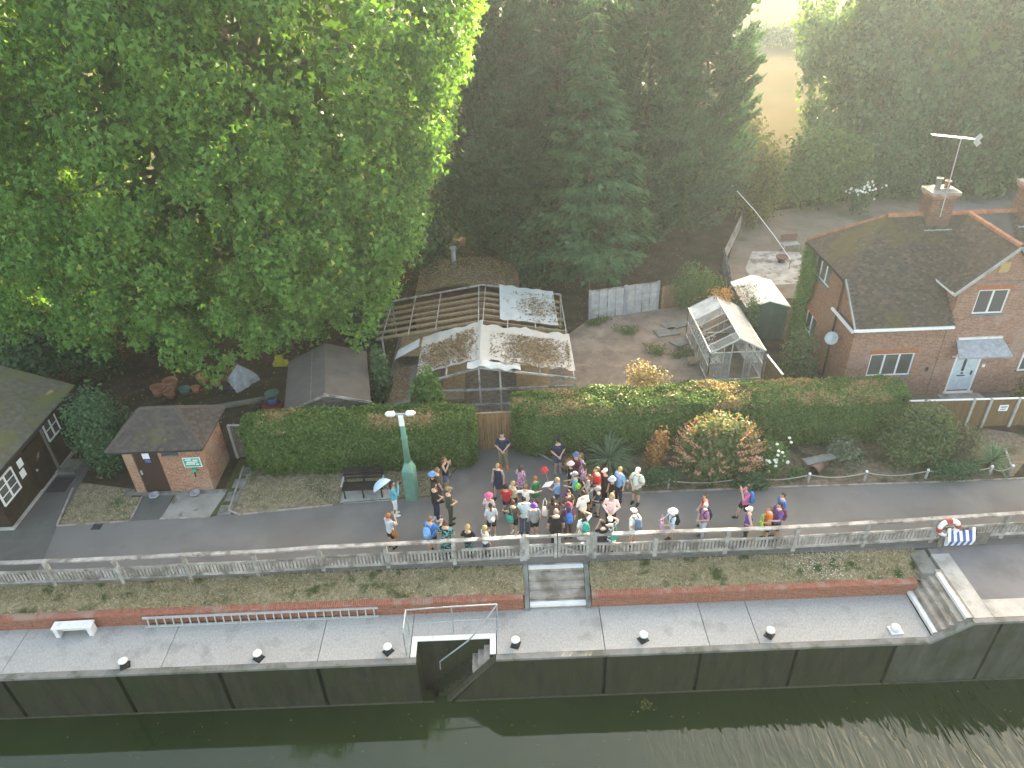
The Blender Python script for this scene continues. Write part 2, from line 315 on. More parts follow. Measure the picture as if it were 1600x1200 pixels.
M['litter'] = leafmat('litter', [(0, (.102, .064, .038)), (.5, (.187, .123, .072)), (.9, (.281, .204, .128)), (1, (.221, .212, .060))], .1)
M['grass_dry'] = leafmat('grass_dry', [(0, (.19, .15, .085)), (.5, (.40, .335, .20)), (1, (.64, .56, .39))], .3, pos=(1.5, (.09, .14, .035), .56, .66))
M['grass_green'] = leafmat('grass_green', [(0, (.05, .09, .025)), (.6, (.085, .14, .04)), (1, (.14, .19, .06))], .3)

# ================================================================ SETTING
def sheet(name, pts, mat, z, kind='structure', parent=None):
    o = MB().poly([(x, y, z) for x, y in pts]).build(name, mat, parent)
    if kind and not parent: o['kind'] = kind
    return o
WZ = -3.0
def watermat():
    m, n, o = newmat('water')
    g = n.nodes.new('ShaderNodeNewGeometry')
    b_ = nd(n, 'ShaderNodeBsdfPrincipled', i_Roughness=.04, i_IOR=1.45); b_.inputs['Specular IOR Level'].default_value = .62
    n.links.new(ramp(n, noise_out(n, .25, 3), [(.3, (.014, .026, .007)), (.7, (.023, .037, .011))]), b_.inputs['Base Color'])
    sp = n.nodes.new('ShaderNodeSeparateXYZ'); n.links.new(g.outputs['Position'], sp.inputs[0])
    # ripples run in towards the wall on the right, the left stays calm
    mp = n.nodes.new('ShaderNodeMapping'); mp.inputs['Rotation'].default_value = (0, 0, R(-32)); mp.inputs['Scale'].default_value = (2.6, .6, 1); n.links.new(g.outputs['Position'], mp.inputs[0])
    t = nd(n, 'ShaderNodeTexNoise', i_Scale=1.3, i_Detail=2.0, i_Distortion=.8); n.links.new(mp.outputs[0], t.inputs['Vector'])
    fx = nd(n, 'ShaderNodeMapRange'); fx.inputs['From Min'].default_value = 2; fx.inputs['From Max'].default_value = 12; fx.inputs['To Min'].default_value = .006; fx.inputs['To Max'].default_value = .10
    n.links.new(sp.outputs[0], fx.inputs[0])
    mu = nd(n, 'ShaderNodeMath', operation='MULTIPLY'); n.links.new(t.outputs['Fac'], mu.inputs[0]); n.links.new(fx.outputs[0], mu.inputs[1])
    bp = nd(n, 'ShaderNodeBump', i_Strength=1.0, i_Distance=.55); n.links.new(mu.outputs[0], bp.inputs['Height']); n.links.new(bp.outputs[0], b_.inputs['Normal'])
    n.links.new(b_.outputs[0], o.inputs[0]); return m
M['water'] = watermat()
sheet('water', [(-90, -40), (90, -40), (90, 14.9), (-90, 14.9)], M['water'], WZ)
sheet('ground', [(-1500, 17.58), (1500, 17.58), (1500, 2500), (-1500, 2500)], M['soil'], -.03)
sheet('field', [(-600, 70), (18, 60), (60, 74), (600, 90), (1400, 2400), (-1400, 2400)], M['field'], -.02)

# lock wall: panels between recessed joints
lock = tag(MB().box(-60, -3.62, 14.62, 14.85, -3.6, -1.2).box(2.4, 60, 14.62, 14.85, -3.6, -1.2).build('lock_wall', M['dark']), kind='structure')
js = [-30, -25.6, -22.3, -19.15, -16.6, -12.95, -9.7, -6.55]
for a, b in zip(js[:-1], js[1:]): MB().box(a+.07, b-.07, 14.45, 14.63, -3.4, -.93).build('wall_panel', M['lockwall'], lock)
MB().box(-6.48, -3.41, 14.45, 14.63, -3.4, -.93).build('wall_panel', M['lockwall'], lock)
for a, b in [(2.63, 5.66), (5.66, 8.75), (8.75, 11.9)]: MB().box(a+.06, b-.06, 14.46, 14.63, -3.4, -.93).build('wall_panel', M['lockwall'], lock)
def xzprism(pts, y0, y1):
    n = len(pts); return MB().add([(x, y0, z) for x, z in pts] + [(x, y1, z) for x, z in pts], [tuple(range(n)), tuple(range(2*n-1, n-1, -1))] + [(i, n+i, n+(i+1) % n, (i+1) % n) for i in range(n)])
xzprism([(-2.62, -3.4), (2.57, -3.4), (2.57, -.93), (-.86, -.93)], 14.455, 14.63).build('wall_panel', M['lockwall'], lock)
xzprism([(11.96, -3.4), (14.95, -3.4), (14.95, -.12), (14.05, -.12), (12.96, -.95), (11.96, -.95)], 14.46, 14.63).build('wall_panel', M['lockwall_end'], lock)
MB().box(15.05, 19.9, 14.46, 14.63, -3.4, -.1).build('wall_panel', M['lockwall_end'], lock)
MB().box(20.0, 40, 14.46, 14.63, -3.4, -.1).build('wall_panel', M['lockwall_end'], lock)
MB().box(14.1, 40, 14.63, 14.9, -3.4, -.12).build('backing', M['dark'], lock)
for a, b in [(-30, -3.0), (-2.3, 11.9), (11.95, 40)]: MB().box(a, b, 14.425, 14.452, -3.2, -2.93).build('waterline_ledge', M['wet'], lock)
MB().box(-30, -3.41, 14.41, 14.62, -.95, -.845).build('coping', M['coping'], lock, bevel=.012)
MB().box(-.86, 12.96, 14.41, 14.62, -.95, -.845).build('coping', M['coping'], lock, bevel=.012)
MB().bar((12.94, 14.515, -.898), (14.07, 14.515, -.045), .21, .1).build('coping', M['coping'], lock)
MB().box(14.06, 40, 14.42, 14.6, -.1, .006).build('coping', M['coping'], lock, bevel=.012)
MB().bar((-.88, 14.54, -.92), (-2.68, 14.54, -3.2), .2, .1).build('coping', M['wet'], lock)
# recess with its flight of steps down to the water
rec = tag(MB().box(-3.41, -1.06, 15.2, 15.38, -3.5, -.86).build('recess', M['lockwall']), kind='structure')
MB().box(-3.60, -3.41, 14.63, 15.4, -3.5, -.87).build('side_wall', M['lockwall'], rec)
MB().box(-1.06, -.85, 14.63, 15.4, -3.5, -.87).build('side_wall', M['lockwall'], rec)
for i in range(10):
    MB().box(-1.06 - .2*(i+1), -1.06 - .2*i, 14.64, 15.19, -3.5, -.90 - .21*(i+1)).build('step', M['step'] if i < 3 else M['lockwall'], rec)
for (a, b, c, d) in [(-3.60, -3.42, 14.63, 15.41), (-3.42, -1.05, 15.22, 15.412), (-1.05, -.86, 14.63, 15.41)]:
    MB().box(a, b, c, d, -.9, -.838).build('white_edge', M['white_paint'], rec)
# lockside slabs
deck = tag(MB().box(-30, 13.1, 15.43, 16.4, -1.6, -.93).build('lockside', M['dark']), kind='structure')
MB().box(-30, -3.61, 14.63, 15.43, -1.6, -.93).build('base', M['dark'], deck); MB().box(-.84, 13.1, 14.63, 15.43, -1.6, -.93).build('base', M['dark'], deck)
xs = [-30, -26.8, -21.75, -16.7, -11.57, -6.57, -3.62]
for a, b in zip(xs[:-1], xs[1:]): MB().box(a+.012, b-.012, 14.625, 16.34, -.95, -.85 + random.uniform(-.003, .003)).build('slab', M['concrete'], deck)
MB().box(-3.61, -.84, 15.425, 16.34, -.95, -.852).build('slab', M['concrete'], deck)
xs = [-.84, 2.64, 5.98, 7.58, 13.08]
for a, b in zip(xs[:-1], xs[1:]): MB().box(a+.012, b-.012, 14.625, 16.40, -.95, -.85 + random.uniform(-.003, .003)).build('slab', M['concrete'], deck)
# grass banks
def bank(name, x0, x1):
    n = int((x1-x0)/.3); m = 9; v = []; f = []
    for i in range(n+1):
        for j in range(m+1):
            x = x0+(x1-x0)*i/n; t = j/m; y = 16.5 + 1.12*t
            z = -.34 + .31*t**.8 + .03*mnoise.noise(Vector((x*1.3, y*2, 0)))
            v.append((x, y, z))
    for i in range(n):
        for j in range(m): a = i*(m+1)+j; f.append((a, a+m+1, a+m+2, a+1))
    tag(MB().add(v, f).build(name, M['bank'], smooth=True), kind='structure')
    N = int((x1-x0)*1500); P = np.zeros((N, 3)); P[:, 0] = rng.uniform(x0, x1, N); t = rng.random(N); P[:, 1] = 16.52+1.08*t; P[:, 2] = -.345+.31*t**.8
    D = rng.normal(size=(N, 3))*np.array([.7, .7, .2])+np.array([0, 0, .75]); 
    V = leaf_verts(P, D, rdirs(N), rng.uniform(.05, .13, N), BLADE*np.array([.22, 1, 1]))
    return V
bankV = np.concatenate([bank('bank', -30, .12), bank('bank', 2.4, 13.75)])
g = np_mesh('bank_grass', bankV, 3, M['grass_dry'], kind='stuff'); tag(g, 'dry straw-coloured grass on the banks above the lockside', 'grass')
P = np.zeros((420, 3)); c = rng.uniform(0, 1, 420); P[:, 0] = np.where(c < .75, rng.normal(10.4, .8, 420), rng.uniform(-16, 13, 420)); t = rng.random(420); P[:, 1] = 16.6+.95*t; P[:, 2] = -.24+.29*t
keep = (P[:, 0] < 0) | ((P[:, 0] > 2.5) & (P[:, 0] < 13.6)); P = P[keep]
np_mesh('daisies', leaf_verts(P, rdirs(len(P))*np.array([1, 1, .1]), np.tile([0, 0, 1.], (len(P), 1)), .034, RHOMB*np.array([1.4, 1, 0])), 4, M['petal_white'], kind='stuff')
tag(bpy.data.objects['daisies'], 'small white daisies scattered in the bank grass', 'flowers')
MB().box(13.5, 14.08, 16.52, 17.55, -.6, -.05).build('lockside_kerb', M['coping'])['kind'] = 'structure'

# low brick retaining walls
def low_wall(x0, x1, label):
    t = thing('brick_wall', label, 'wall', ((x0+x1)/2, 16.45, -.85), 0, 'low brick walls along the lockside')
    o = MB().box(x0, x1, 16.33, 16.56, -1.2, -.385).build('brickwork', M['brick_red']); o.parent = t; o.matrix_parent_inverse = t.matrix_basis.inverted()
    cp = MB(); x = x0
    while x < x1 - .06:
        cp.box(x+.005, x+.068, 16.31+random.uniform(-.004, .004), 16.575, -.384, -.30+random.uniform(-.004, .004)); x += .075
    o = cp.build('coping_bricks', M['brick_coping']); o.parent = t; o.matrix_parent_inverse = t.matrix_basis.inverted(); o['kind'] = 'stuff'
low_wall(-30, .1, 'long red brick retaining wall left of the steps, ladder lying along it')
low_wall(2.4, 13.4, 'red brick retaining wall right of the central steps below the grass bank')
# central steps
st = tag(MB().box(.32, 2.2, 16.7, 17.58, -1.1, -.72).build('central_steps', M['step']), kind='structure')
for k in range(5):
    y0 = 16.36 + .25*k; z1 = -.85+.168*(k+1)
    MB().box(.305, 2.215, y0, 17.6, z1-.168, z1-.004).build('step', M['step'], st, bevel=.01)
    if k in (0, 4): MB().box(.31, 2.21, y0-.006, y0+.15, z1-.10 if k == 0 else z1-.03, z1+.002).build('white_nosing', M['white_paint'], st)
for x in (.13, 2.22):
    xz = [(16.28, -.95), (17.6, -.95), (17.6, .03), (17.45, .03), (16.28, -.70)]
    MB().add([(x, y, z) for y, z in xz]+[(x+.16, y, z) for y, z in xz], [(4, 3, 2, 1, 0), (5, 6, 7, 8, 9)]+[(i, (i+1) % 5, 5+(i+1) % 5, 5+i) for i in range(5)]).build('string_wall', M['coping'], st)
# steps at the right end of the lockside
st2 = tag(MB().box(13.4, 14.1, 14.66, 16.5, -1.1, -.75).build('end_steps', M['step']), kind='structure')
for k in range(5):
    x0 = 13.1+.21*k; z1 = -.85+.17*(k+1)
    MB().box(x0, 14.16, 14.64, 16.5 + .03*k, z1-.17, z1-.004).build('step', M['step'], st2, bevel=.01)
    if k in (0, 4): MB().box(x0-.006, x0+.13, 14.65, 16.48, z1-.12, z1+.002).build('white_nosing', M['white_paint'], st2)
MB().box(14.17, 14.78, 14.61, 17.3, -.2, .004).build('pad', M['pale_concrete'], st2)
MB().box(14.79, 40, 14.61, 15.3, -.2, .006).build('pad', M['pale_concrete'], st2)
sheet('upper_deck', [(14.5, 15.0), (60, 15.0), (60, 17.7), (14.5, 17.7)], M['asphalt_pale'], -.002)
MB().box(14.2, 60, 15.0, 17.6, -.5, -.03).build('deck_base', M['coping'])['kind'] = 'structure'
MB().box(-60, 14.2, 17.6, 18.2, -.7, -.04).build('path_edge', M['coping'])['kind'] = 'structure'

# path
kl = [(-17.5, 20.43), (-14.74, 20.52), (-14.83, 22.1), (-13.62, 22.1), (-13.63, 20.56), (-11.74, 20.59), (-11.28, 20.78), (-10.6, 20.63), (-9.04, 20.79), (-7.11, 20.96), (-6.64, 21.08), (-3.17, 21.28), (-2.94, 21.64), (-2.6, 22.4), (-2.24, 23.17), (-1.67, 24.1)]
kr = [(.2, 24.1), (1.21, 23.49), (1.93, 22.5), (2.35, 21.51), (3.03, 20.98), (4.78, 20.99), (9.97, 20.98), (15.15, 20.92), (22, 20.92), (60, 20.9)]
path = sheet('path', [(-17.0, 17.59), (60, 17.59)] + kr[::-1] + kl[::-1] + [(-17.18, 19.0)], M['asphalt'], 0)
sheet('old_path', [(-60, 17.59), (-17.0, 17.59), (-17.18, 19.0), (-17.5, 20.43), (-17.95, 24.5), (-19.1, 24.5), (-19.1, 21.6), (-60, 20.9)], M['asphalt_old'], .002)
sheet('door_spur', [(-14.8, 20.54), (-13.66, 20.58), (-13.62, 22.2), (-14.86, 22.2)], M['asphalt_old'], .004)
sheet('concrete_apron', [(-13.62, 20.60), (-11.75, 20.62), (-11.5, 22.2), (-13.55, 22.2)], stone('apron', (.21, .20, .185), (.30, .285, .265), 1.5, .8, .3, 40, c=(.10, .085, .045), cscale=.9, cpos=(.55, .62)), .006)
for pts in ([(-17.45, 20.5), (-14.78, 20.58), (-14.9, 22.3), (-17.9, 23.0)], [(-11.4, 20.9), (-10.6, 20.68), (-9.04, 20.84), (-7.11, 21.0), (-6.64, 21.13), (-3.2, 21.33), (-3.0, 21.7), (-2.3, 23.2), (-1.8, 24.2), (-11.2, 24.6)]):
    sheet('verge', pts, M['verge'], -.012)
sheet('flower_bed', [(.3, 24.05), (1.26, 23.45), (2.0, 22.5), (2.42, 21.51), (3.06, 21.05), (17.6, 20.98), (19.3, 21.1), (22, 23.4), (17, 25.2)], M['mulch'], -.012)
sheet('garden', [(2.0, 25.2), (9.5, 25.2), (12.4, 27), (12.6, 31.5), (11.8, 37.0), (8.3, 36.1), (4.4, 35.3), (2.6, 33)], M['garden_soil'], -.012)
sheet('back_garden', [(12.8, 36.9), (40, 36), (60, 48), (40, 56), (17.0, 50), (13.5, 41)], stone('back_soil', (.14, .11, .09), (.22, .185, .155), .8, .95, .5, 14, c=(.10, .105, .06), cscale=.4), -.014)
sheet('patio', [(14.5, 38.6), (18.5, 38.6), (18.8, 43.2), (15.9, 43.6), (14.7, 41)], stone('patio_mat', (.30, .28, .26), (.46, .44, .41), 1.5, .85, .4, 30, c=(.18, .16, .14), cscale=1.2), 0)
sheet('house_yard', [(16.4, 24.3), (30, 24.3), (30, 26.8), (14.9, 26.8)], stone('yard', (.09, .075, .06), (.16, .14, .115), 2, .9, .4, 30), -.008)
sheet('road', [(27, 46.5), (34, 52.6), (60, 61), (60, 55.5), (35, 49.3), (29, 45)], M['asphalt_pale'], .0)
def kerb(pts, w_=.06, h_=.05, m='pale_concrete'):
    mb = MB()
    for a, b in zip(pts[:-1], pts[1:]): mb.bar((a[0], a[1], h_/2-.02), (b[0], b[1], h_/2-.02), w_, h_+.04)
    mb.build('kerb', M[m])['kind'] = 'structure'
kerb([(-17.95, 22.6), (-17.5, 20.43), (-14.76, 20.52), (-14.85, 21.9)], m='step'); kerb([(-13.64, 20.58), (-11.72, 20.6)], m='step')
kerb([(-11.3, 23.6), (-11.1, 20.9), (-10.6, 20.63), (-9.04, 20.79), (-7.11, 20.96)], m='step'); kerb(kl[9:], .05, .03, 'timber_old'); kerb(kr[:5], .05, .03, 'timber_old'); kerb(kr[4:9], .05, .05, 'step')
# stepping stones
ss = tag(MB().poly([(-11.75, 20.66, 0), (-11.15, 20.9, 0), (-10.95, 24.1, 0), (-11.62, 24.1, 0)]).build('moss_strip', stone('moss', (.05, .06, .02), (.08, .095, .03), 5, .95, .5, 30)), kind='structure')
for i, y in enumerate((20.95, 21.72, 22.5, 23.25)):
    MB().box(-11.50+.05*i, -10.98+.05*i, y-.27, y+.27, -.02, .03).build('paving_slab', M['coping'], ss, bevel=.01)
MB().box(-15.6, -14.9, 21.95, 22.2, -.02, .06).build('threshold', M['coping'])['kind'] = 'structure'

# ================================================================ TIMBER RAILING
slat_me = MB().box(-.032, .032, -.012, .012, .21, .68).mesh('slat'); slat_me.materials.append(M['timber_grey'])
post_me = MB().add([(-.07, -.07, -.1), (.07, -.07, -.1), (.07, .07, -.1), (-.07, .07, -.1), (-.065, -.065, 1.06), (.065, -.065, 1.06), (.065, .065, 1.12), (-.065, .065, 1.12)], [(0, 3, 2, 1), (4, 5, 6, 7), (0, 1, 5, 4), (1, 2, 6, 5), (2, 3, 7, 6), (3, 0, 4, 7)]).mesh('post'); post_me.materials.append(M['timber_grey'])
def rails(root, a, b, sag):
    (x0, y0), (x1, y1) = a, b
    for nm, z, wd, ht, off in (('top_rail', 1.11, .15, .055, 0), ('middle_rail', .70, .05, .085, -.045), ('bottom_rail', .20, .05, .08, -.045), ('gravel_board', .06, .03, .15, -.02)):
        s = sag if nm == 'middle_rail' else sag*.3
        mb = MB(); mb.bar((x0, y0+off, z), ((x0+x1)/2, (y0+y1)/2+off, z-s), wd, ht); mb.bar(((x0+x1)/2, (y0+y1)/2+off, z-s), (x1, y1+off, z), wd, ht)
        mb.build(nm, M['timber_grey'] if nm != 'gravel_board' else M['timber_old'], root)
    n = max(3, int(abs(x1-x0)/.122))
    for i in range(n):
        t = (i+.5)/n; o = link('slat', slat_me, None, root, (x0+(x1-x0)*t, y0+(y1-y0)*t-.01, -sag*.5+random.uniform(-.01, .01))); o.rotation_euler = (0, random.uniform(-.025, .025), 0)
def railing(pts, label):
    t = thing('timber_railing', label, 'railing', (0, 0, 0))
    for i, p in enumerate(pts):
        o = link('post', post_me, None, t, (p[0], p[1], random.uniform(-.02, .02))); o.rotation_euler = (random.uniform(-.03, .03), random.uniform(-.03, .03), 0)
    for a, b in zip(pts[:-1], pts[1:]): rails(t, a, b, random.uniform(0, .05))
    return t
railing([(-18.4, 17.55), (-16.07, 17.54), (-13.71, 17.54), (-11.38, 17.58), (-9.03, 17.58), (-6.79, 17.68), (-4.54, 17.70), (-2.24, 17.74), (.10, 17.79)], 'weathered grey timber railing along the path left of the double gate')
railing([(2.62, 17.78), (4.72, 17.76), (7.16, 17.74), (9.53, 17.74), (11.98, 17.80), (14.4, 17.88), (16.9, 17.95), (19.4, 18.0), (21.9, 18.05), (24.4, 18.1)], 'weathered grey timber railing along the path right of the double gate')
def gate_leaf(x0, x1, flip, label):
    t = thing('timber_gate', label, 'gate', (0, 0, 0), 0, 'pair of timber gates above the central steps'); y = 17.78
    for x in (x0+.05, x1-.05): MB().box(x-.05, x+.05, y-.05, y+.05, .08, 1.16).build('stile', M['timber_grey'], t)
    for nm, z, ht in (('top_rail', 1.10, .09), ('middle_rail', .68, .08), ('bottom_rail', .2, .09)): MB().box(x0+.1, x1-.1, y-.035, y+.035, z-ht/2, z+ht/2).build(nm, M['timber_grey'], t)
    a, b = ((x0+.12, .24), (x1-.12, .64)) if flip else ((x0+.12, .64), (x1-.12, .24))
    MB().bar((a[0], y-.05, a[1]), (b[0], y-.05, b[1]), .03, .07).build('brace', M['timber_grey'], t)
    for i in range(7):
        link('slat', slat_me, None, t, (x0+.17+(x1-x0-.34)*i/6, y-.002, -.01))
gate_leaf(.27, 1.33, True, 'left leaf of the grey timber double gate at the top of the steps')
gate_leaf(1.36, 2.44, False, 'right leaf of the grey timber double gate at the top of the steps')
for x, lb in ((.215, 'grey timber gate post on the left of the double gate'), (2.51, 'grey timber gate post on the right of the double gate')):
    o = link('gate_post', post_me.copy(), None, None, (x, 17.80, .04)); tag(o, lb, 'post', 'posts of the double gate')
# ================================================================ LOCKSIDE THINGS
bl = ['leftmost white-topped mooring bollard, below the white bench', 'second white-topped mooring bollard from the left, below the ladder', 'white-topped mooring bollard just left of the recessed water steps', 'white-topped mooring bollard just right of the recessed water steps', 'white-topped mooring bollard below the red wall, second from the right', 'rightmost white-topped mooring bollard, nearest the white box']
bx = [(-12.76, 14.60), (-8.49, 14.68), (-4.33, 14.74), (-.22, 14.80), (3.90, 14.80), (7.98, 14.78)]
bb = MB().lathe([(.15, 0), (.15, .02), (.105, .05), (.10, .20), (.14, .26), (.15, .27)], n=18).mesh('bollard_stem', True)
bc = MB().lathe([(.165, .255), (.185, .28), (.18, .325), (.13, .35), (.0, .355)], n=18).mesh('bollard_cap', True)
bpz = MB().box(-.2, .2, -.18, .18, 0, .012).mesh('base_plate')
for (x, y), lb in zip(bx, bl):
    t = thing('mooring_bollard', lb, 'bollard', (x, y+.14, -.848), random.uniform(0, 3), 'mooring bollards along the lock edge'); t.scale = (.78, .78, .85)
    link('stem', bb, M['black'], t); link('cap', bc, M['white_paint'], t); link('base_plate', bpz, M['black'], t)
t = thing('access_box', 'small white plastic cover with rounded lid on the lockside near the end steps', 'cover', (12.03, 14.9, -.848), .05)
MB().box(-.2, .2, -.16, .16, 0, .06).build('base', M['white_paint'], t, bevel=.01); MB().lathe([(.14, .06), (.15, .16), (.12, .2), (0, .21)], (0, .02, 0)).build('lid', M['white_paint'], t, True)
t = thing('bench', 'white painted concrete bench against the low brick wall', 'bench', (-14.95, 16.08, -.848), .02)
MB().box(-.66, .66, -.15, .17, .40, .46).build('seat', M['white_paint'], t, bevel=.01)
for x in (-.55, .55): MB().box(x-.07, x+.07, -.14, .15, 0, .40).build('leg', M['white_paint'], t)
MB().box(-.48, .48, .02, .07, .14, .22).build('stretcher', M['white_paint'], t)
t = thing('ladder', 'long silver aluminium ladder lying on edge along the brick wall', 'ladder', (-8.75, 16.24, -.85), .006)
for z in (.05, .42): MB().box(-3.95, 3.95, -.025, .025, z-.04, z+.04).build('stile', M['alu'], t, loc=(0, .045 if z > .3 else 0, 0))
rg = MB().bar((0, 0, .09), (0, .045, .38), .04, .03, (0, 1, 0)).mesh('rung')
for i in range(28): link('rung', rg, M['alu'], t, (-3.8+7.6*i/27, 0, 0))
t = thing('handrail', 'grey galvanised guard rail round the recessed water steps', 'handrail', (0, 0, 0))
pz = -.85; rt_ = [(-3.72, 14.75), (-3.70, 15.5), (-2.24, 15.55), (-.78, 15.58)]
for x, y in rt_[1:]:
    MB().tube([(x, y, pz), (x, y, pz+1.22)], .024).build('post', M['galv'], t); MB().lathe([(.07, 0), (.07, .015), (.03, .02)], (x, y, pz)).build('base_flange', M['galv'], t)
MB().tube([(-3.72, 14.72, pz), (-3.72, 14.72, pz+1.12), (-3.71, 14.8, pz+1.22), (-3.70, 15.5, pz+1.22)] , .024).build('end_hoop', M['galv'], t)
MB().tube([(-3.70, 15.5, pz+1.22), (-2.24, 15.55, pz+1.225), (-.78, 15.58, pz+1.22)], .024).build('top_rail', M['galv'], t)
MB().tube([(-3.70, 15.5, pz+.52), (-2.24, 15.55, pz+.53), (-.78, 15.58, pz+.52)], .02).build('middle_rail', M['galv'], t)
MB().tube([(-.78, 15.58, pz+1.18), (-1.5, 15.1, pz+.45), (-1.75, 15.08, pz+.12), (-2.75, 15.05, pz-.85), (-2.78, 15.12, -2.2)], .026).build('sloping_rail', M['galv'], t)
# lifebuoy and striped cover on the railing
t = thing('lifebuoy', 'red and white lifebuoy hanging on the timber railing', 'lifebuoy', (14.72, 17.72, .86)); 
ring = lambda a0, a1: [(.31*math.cos(a), -.05, .31*math.sin(a)) for a in np.linspace(a0, a1, 9)]
for k in range(4):
    a = k*math.pi/2+.5
    MB().tube(ring(a, a+1.05), .085, 10).build('white_segment', M['white_plastic'], t, True); MB().tube(ring(a+1.03, a+1.59), .09, 10).build('red_band', M['buoy_red'], t, True)
t = thing('striped_cover', 'blue and white striped fabric cover slung below the lifebuoy', 'cover', (15.12, 17.62, 0))
for i in range(9):
    x = -.42+.84*i/8; zt = .78-.10*math.sin(math.pi*i/8)+(.05 if i in (0, 8) else 0)
    MB().add([(x, .02, zt), (x+.105, .02, zt-.01), (x+.118, -.16, .42), (x+.01, -.17, .40), (x+.11, -.10, .14), (x+.0, -.10, .13), (x, .05, zt), (x+.105, .05, zt-.01), (x+.11, -.07, .14), (x, -.07, .13)], [(0, 3, 2, 1), (3, 5, 4, 2), (6, 7, 8, 9), (0, 1, 7, 6)]).build('stripe', M['white_plastic'] if i % 2 == 0 else M['blue_stripe'], t)
MB().box(-.6, -.45, -.0, .05, .0, .75).build('board', M['timber_old'], t); MB().box(.62, 1.1, -.02, .03, .05, .62).build('board', M['timber_old'], t)

# ================================================================ BUILDINGS
def wall_holes(mb, mp, u0, u1, z0, z1, holes, depth=.1):
    us = sorted({u0, u1} | {h[i] for h in holes for i in (0, 1)}); zs = sorted({z0, z1} | {h[i] for h in holes for i in (2, 3)})
    for a, b in zip(us[:-1], us[1:]):
        for c, d in zip(zs[:-1], zs[1:]):
            if any(h[0] <= a+1e-6 and b-1e-6 <= h[1] and h[2] <= c+1e-6 and d-1e-6 <= h[3] for h in holes): continue
            mb.poly([mp(a, 0, c), mp(b, 0, c), mp(b, 0, d), mp(a, 0, d)])
    for a, b, c, d in holes:
        for p, q in (((a, c), (b, c)), ((b, c), (b, d)), ((b, d), (a, d)), ((a, d), (a, c))):
            mb.poly([mp(p[0], 0, p[1]), mp(q[0], 0, q[1]), mp(q[0], -depth, q[1]), mp(p[0], -depth, p[1])])
def mbox(mp, u0, u1, d0, d1, z0, z1):
    c = [mp(u, d, z) for z in (z0, z1) for u, d in ((u0, d0), (u1, d0), (u1, d1), (u0, d1))]
    return MB().add(c, [(0, 3, 2, 1), (4, 5, 6, 7), (0, 1, 5, 4), (1, 2, 6, 5), (2, 3, 7, 6), (3, 0, 4, 7)])
def window(parent, mp, u0, u1, z0, z1, lights, back=-.09, sill=True, arch=None, glass='glass', bars=0, depth=.06):
    fr = MB(); f = .055; b = back
    def add(a, c, e, g_): m_ = mbox(mp, a, c, b, b+depth, e, g_); fr.add(m_.v, m_.f)
    add(u0+.003, u1-.003, z0+.003, z0+f); add(u0+.003, u1-.003, z1-f, z1-.003); add(u0+.003, u0+f, z0+f, z1-f); add(u1-f, u1-.003, z0+f, z1-f)
    for i in range(1, lights):
        u = u0+(u1-u0)*i/lights; add(u-f*.6, u+f*.6, z0+f, z1-f)
    wn = fr.build('window', M['white_plastic'], parent)
    for i in range(lights):
        a = u0+(u1-u0)*i/lights+(.034 if i else f); c = u0+(u1-u0)*(i+1)/lights-(.034 if i < lights-1 else f)
        mbox(mp, a, c, b+.012, b+.022, z0+f, z1-f).build('pane', M[glass], wn)
        for k in range(bars): 
            z = z0+(z1-z0)*(k+1)/(bars+1); mbox(mp, a, c, b+.024, b+.042, z-.015, z+.015).build('glazing_bar', M['white_plastic'], wn)
    if sill: mbox(mp, u0-.06, u1+.06, -.02, .07, z0-.09, z0).build('sill', M['coping'], wn)
    if arch: mbox(mp, u0-.1, u1+.1, -.004, .006, z1+.005, z1+.225).build('soldier_course', M['brick_arch'], wn)
    return wn
def tile_roof(name, o, U, V, wd, ln, inside, mat, parent, tw=.17, tg=.10):
    o = np.array(o, float); U = unit(np.array(U, float)); V = unit(np.array(V, float)); N = np.cross(U, V); N = N if N[2] > 0 else -N
    Q = []
    for j in range(int(ln/tg)+1):
        for i in range(-1, int(wd/tw)+2):
            u = (i+(.5 if j % 2 else 0))*tw; v = j*tg
            p = o+U*(u+tw/2)+V*(v+tg/2)
            if not inside(p): continue
            a = .03+random.uniform(-.008, .01); b_ = .008; du = tw/2-.006; dv0 = v-.012; dv1 = v+tg+.015; sk = random.uniform(-.006, .006)
            c0 = o+U*(u+tw/2)
            Q += [c0-U*du+V*(dv0+sk)+N*a, c0+U*du+V*(dv0-sk)+N*(a+sk), c0+U*du+V*dv1+N*b_, c0-U*du+V*dv1+N*b_]
    return np_mesh(name, np.array(Q), 4, mat, parent, 'stuff')
def ridge_caps(parent, a, b, mat, n=None, r=.11):
    a = Vector(a); b = Vector(b); n = n or int((b-a).length/.32); d = (b-a)/n; L = d.length
    side = d.cross(Vector((0, 0, 1))).normalized(); up = side.cross(d).normalized()
    prof = [(-r*1.15, -.10), (-r*.75, .0), (0, .055), (r*.75, .0), (r*1.15, -.10)]
    v = [side*x+up*(z+e) + d*t for t, e in ((.0, .012), (1.04, 0)) for x, z in prof]
    v += [side*x*.9+up*(z-.02+e) + d*t for t, e in ((.0, .012), (1.04, 0)) for x, z in prof]
    f = [(i, i+1, i+6, i+5) for i in range(4)]+[(i, i+10, i+11, i+1) for i in range(4)]+[(i+5, i+6, i+16, i+15) for i in range(4)]
    me = MB().add(v, f).mesh('ridge_tile')
    for i in range(n): link('ridge_tile', me, mat, parent, a+d*i+Vector((0, 0, random.uniform(-.006, .006))))
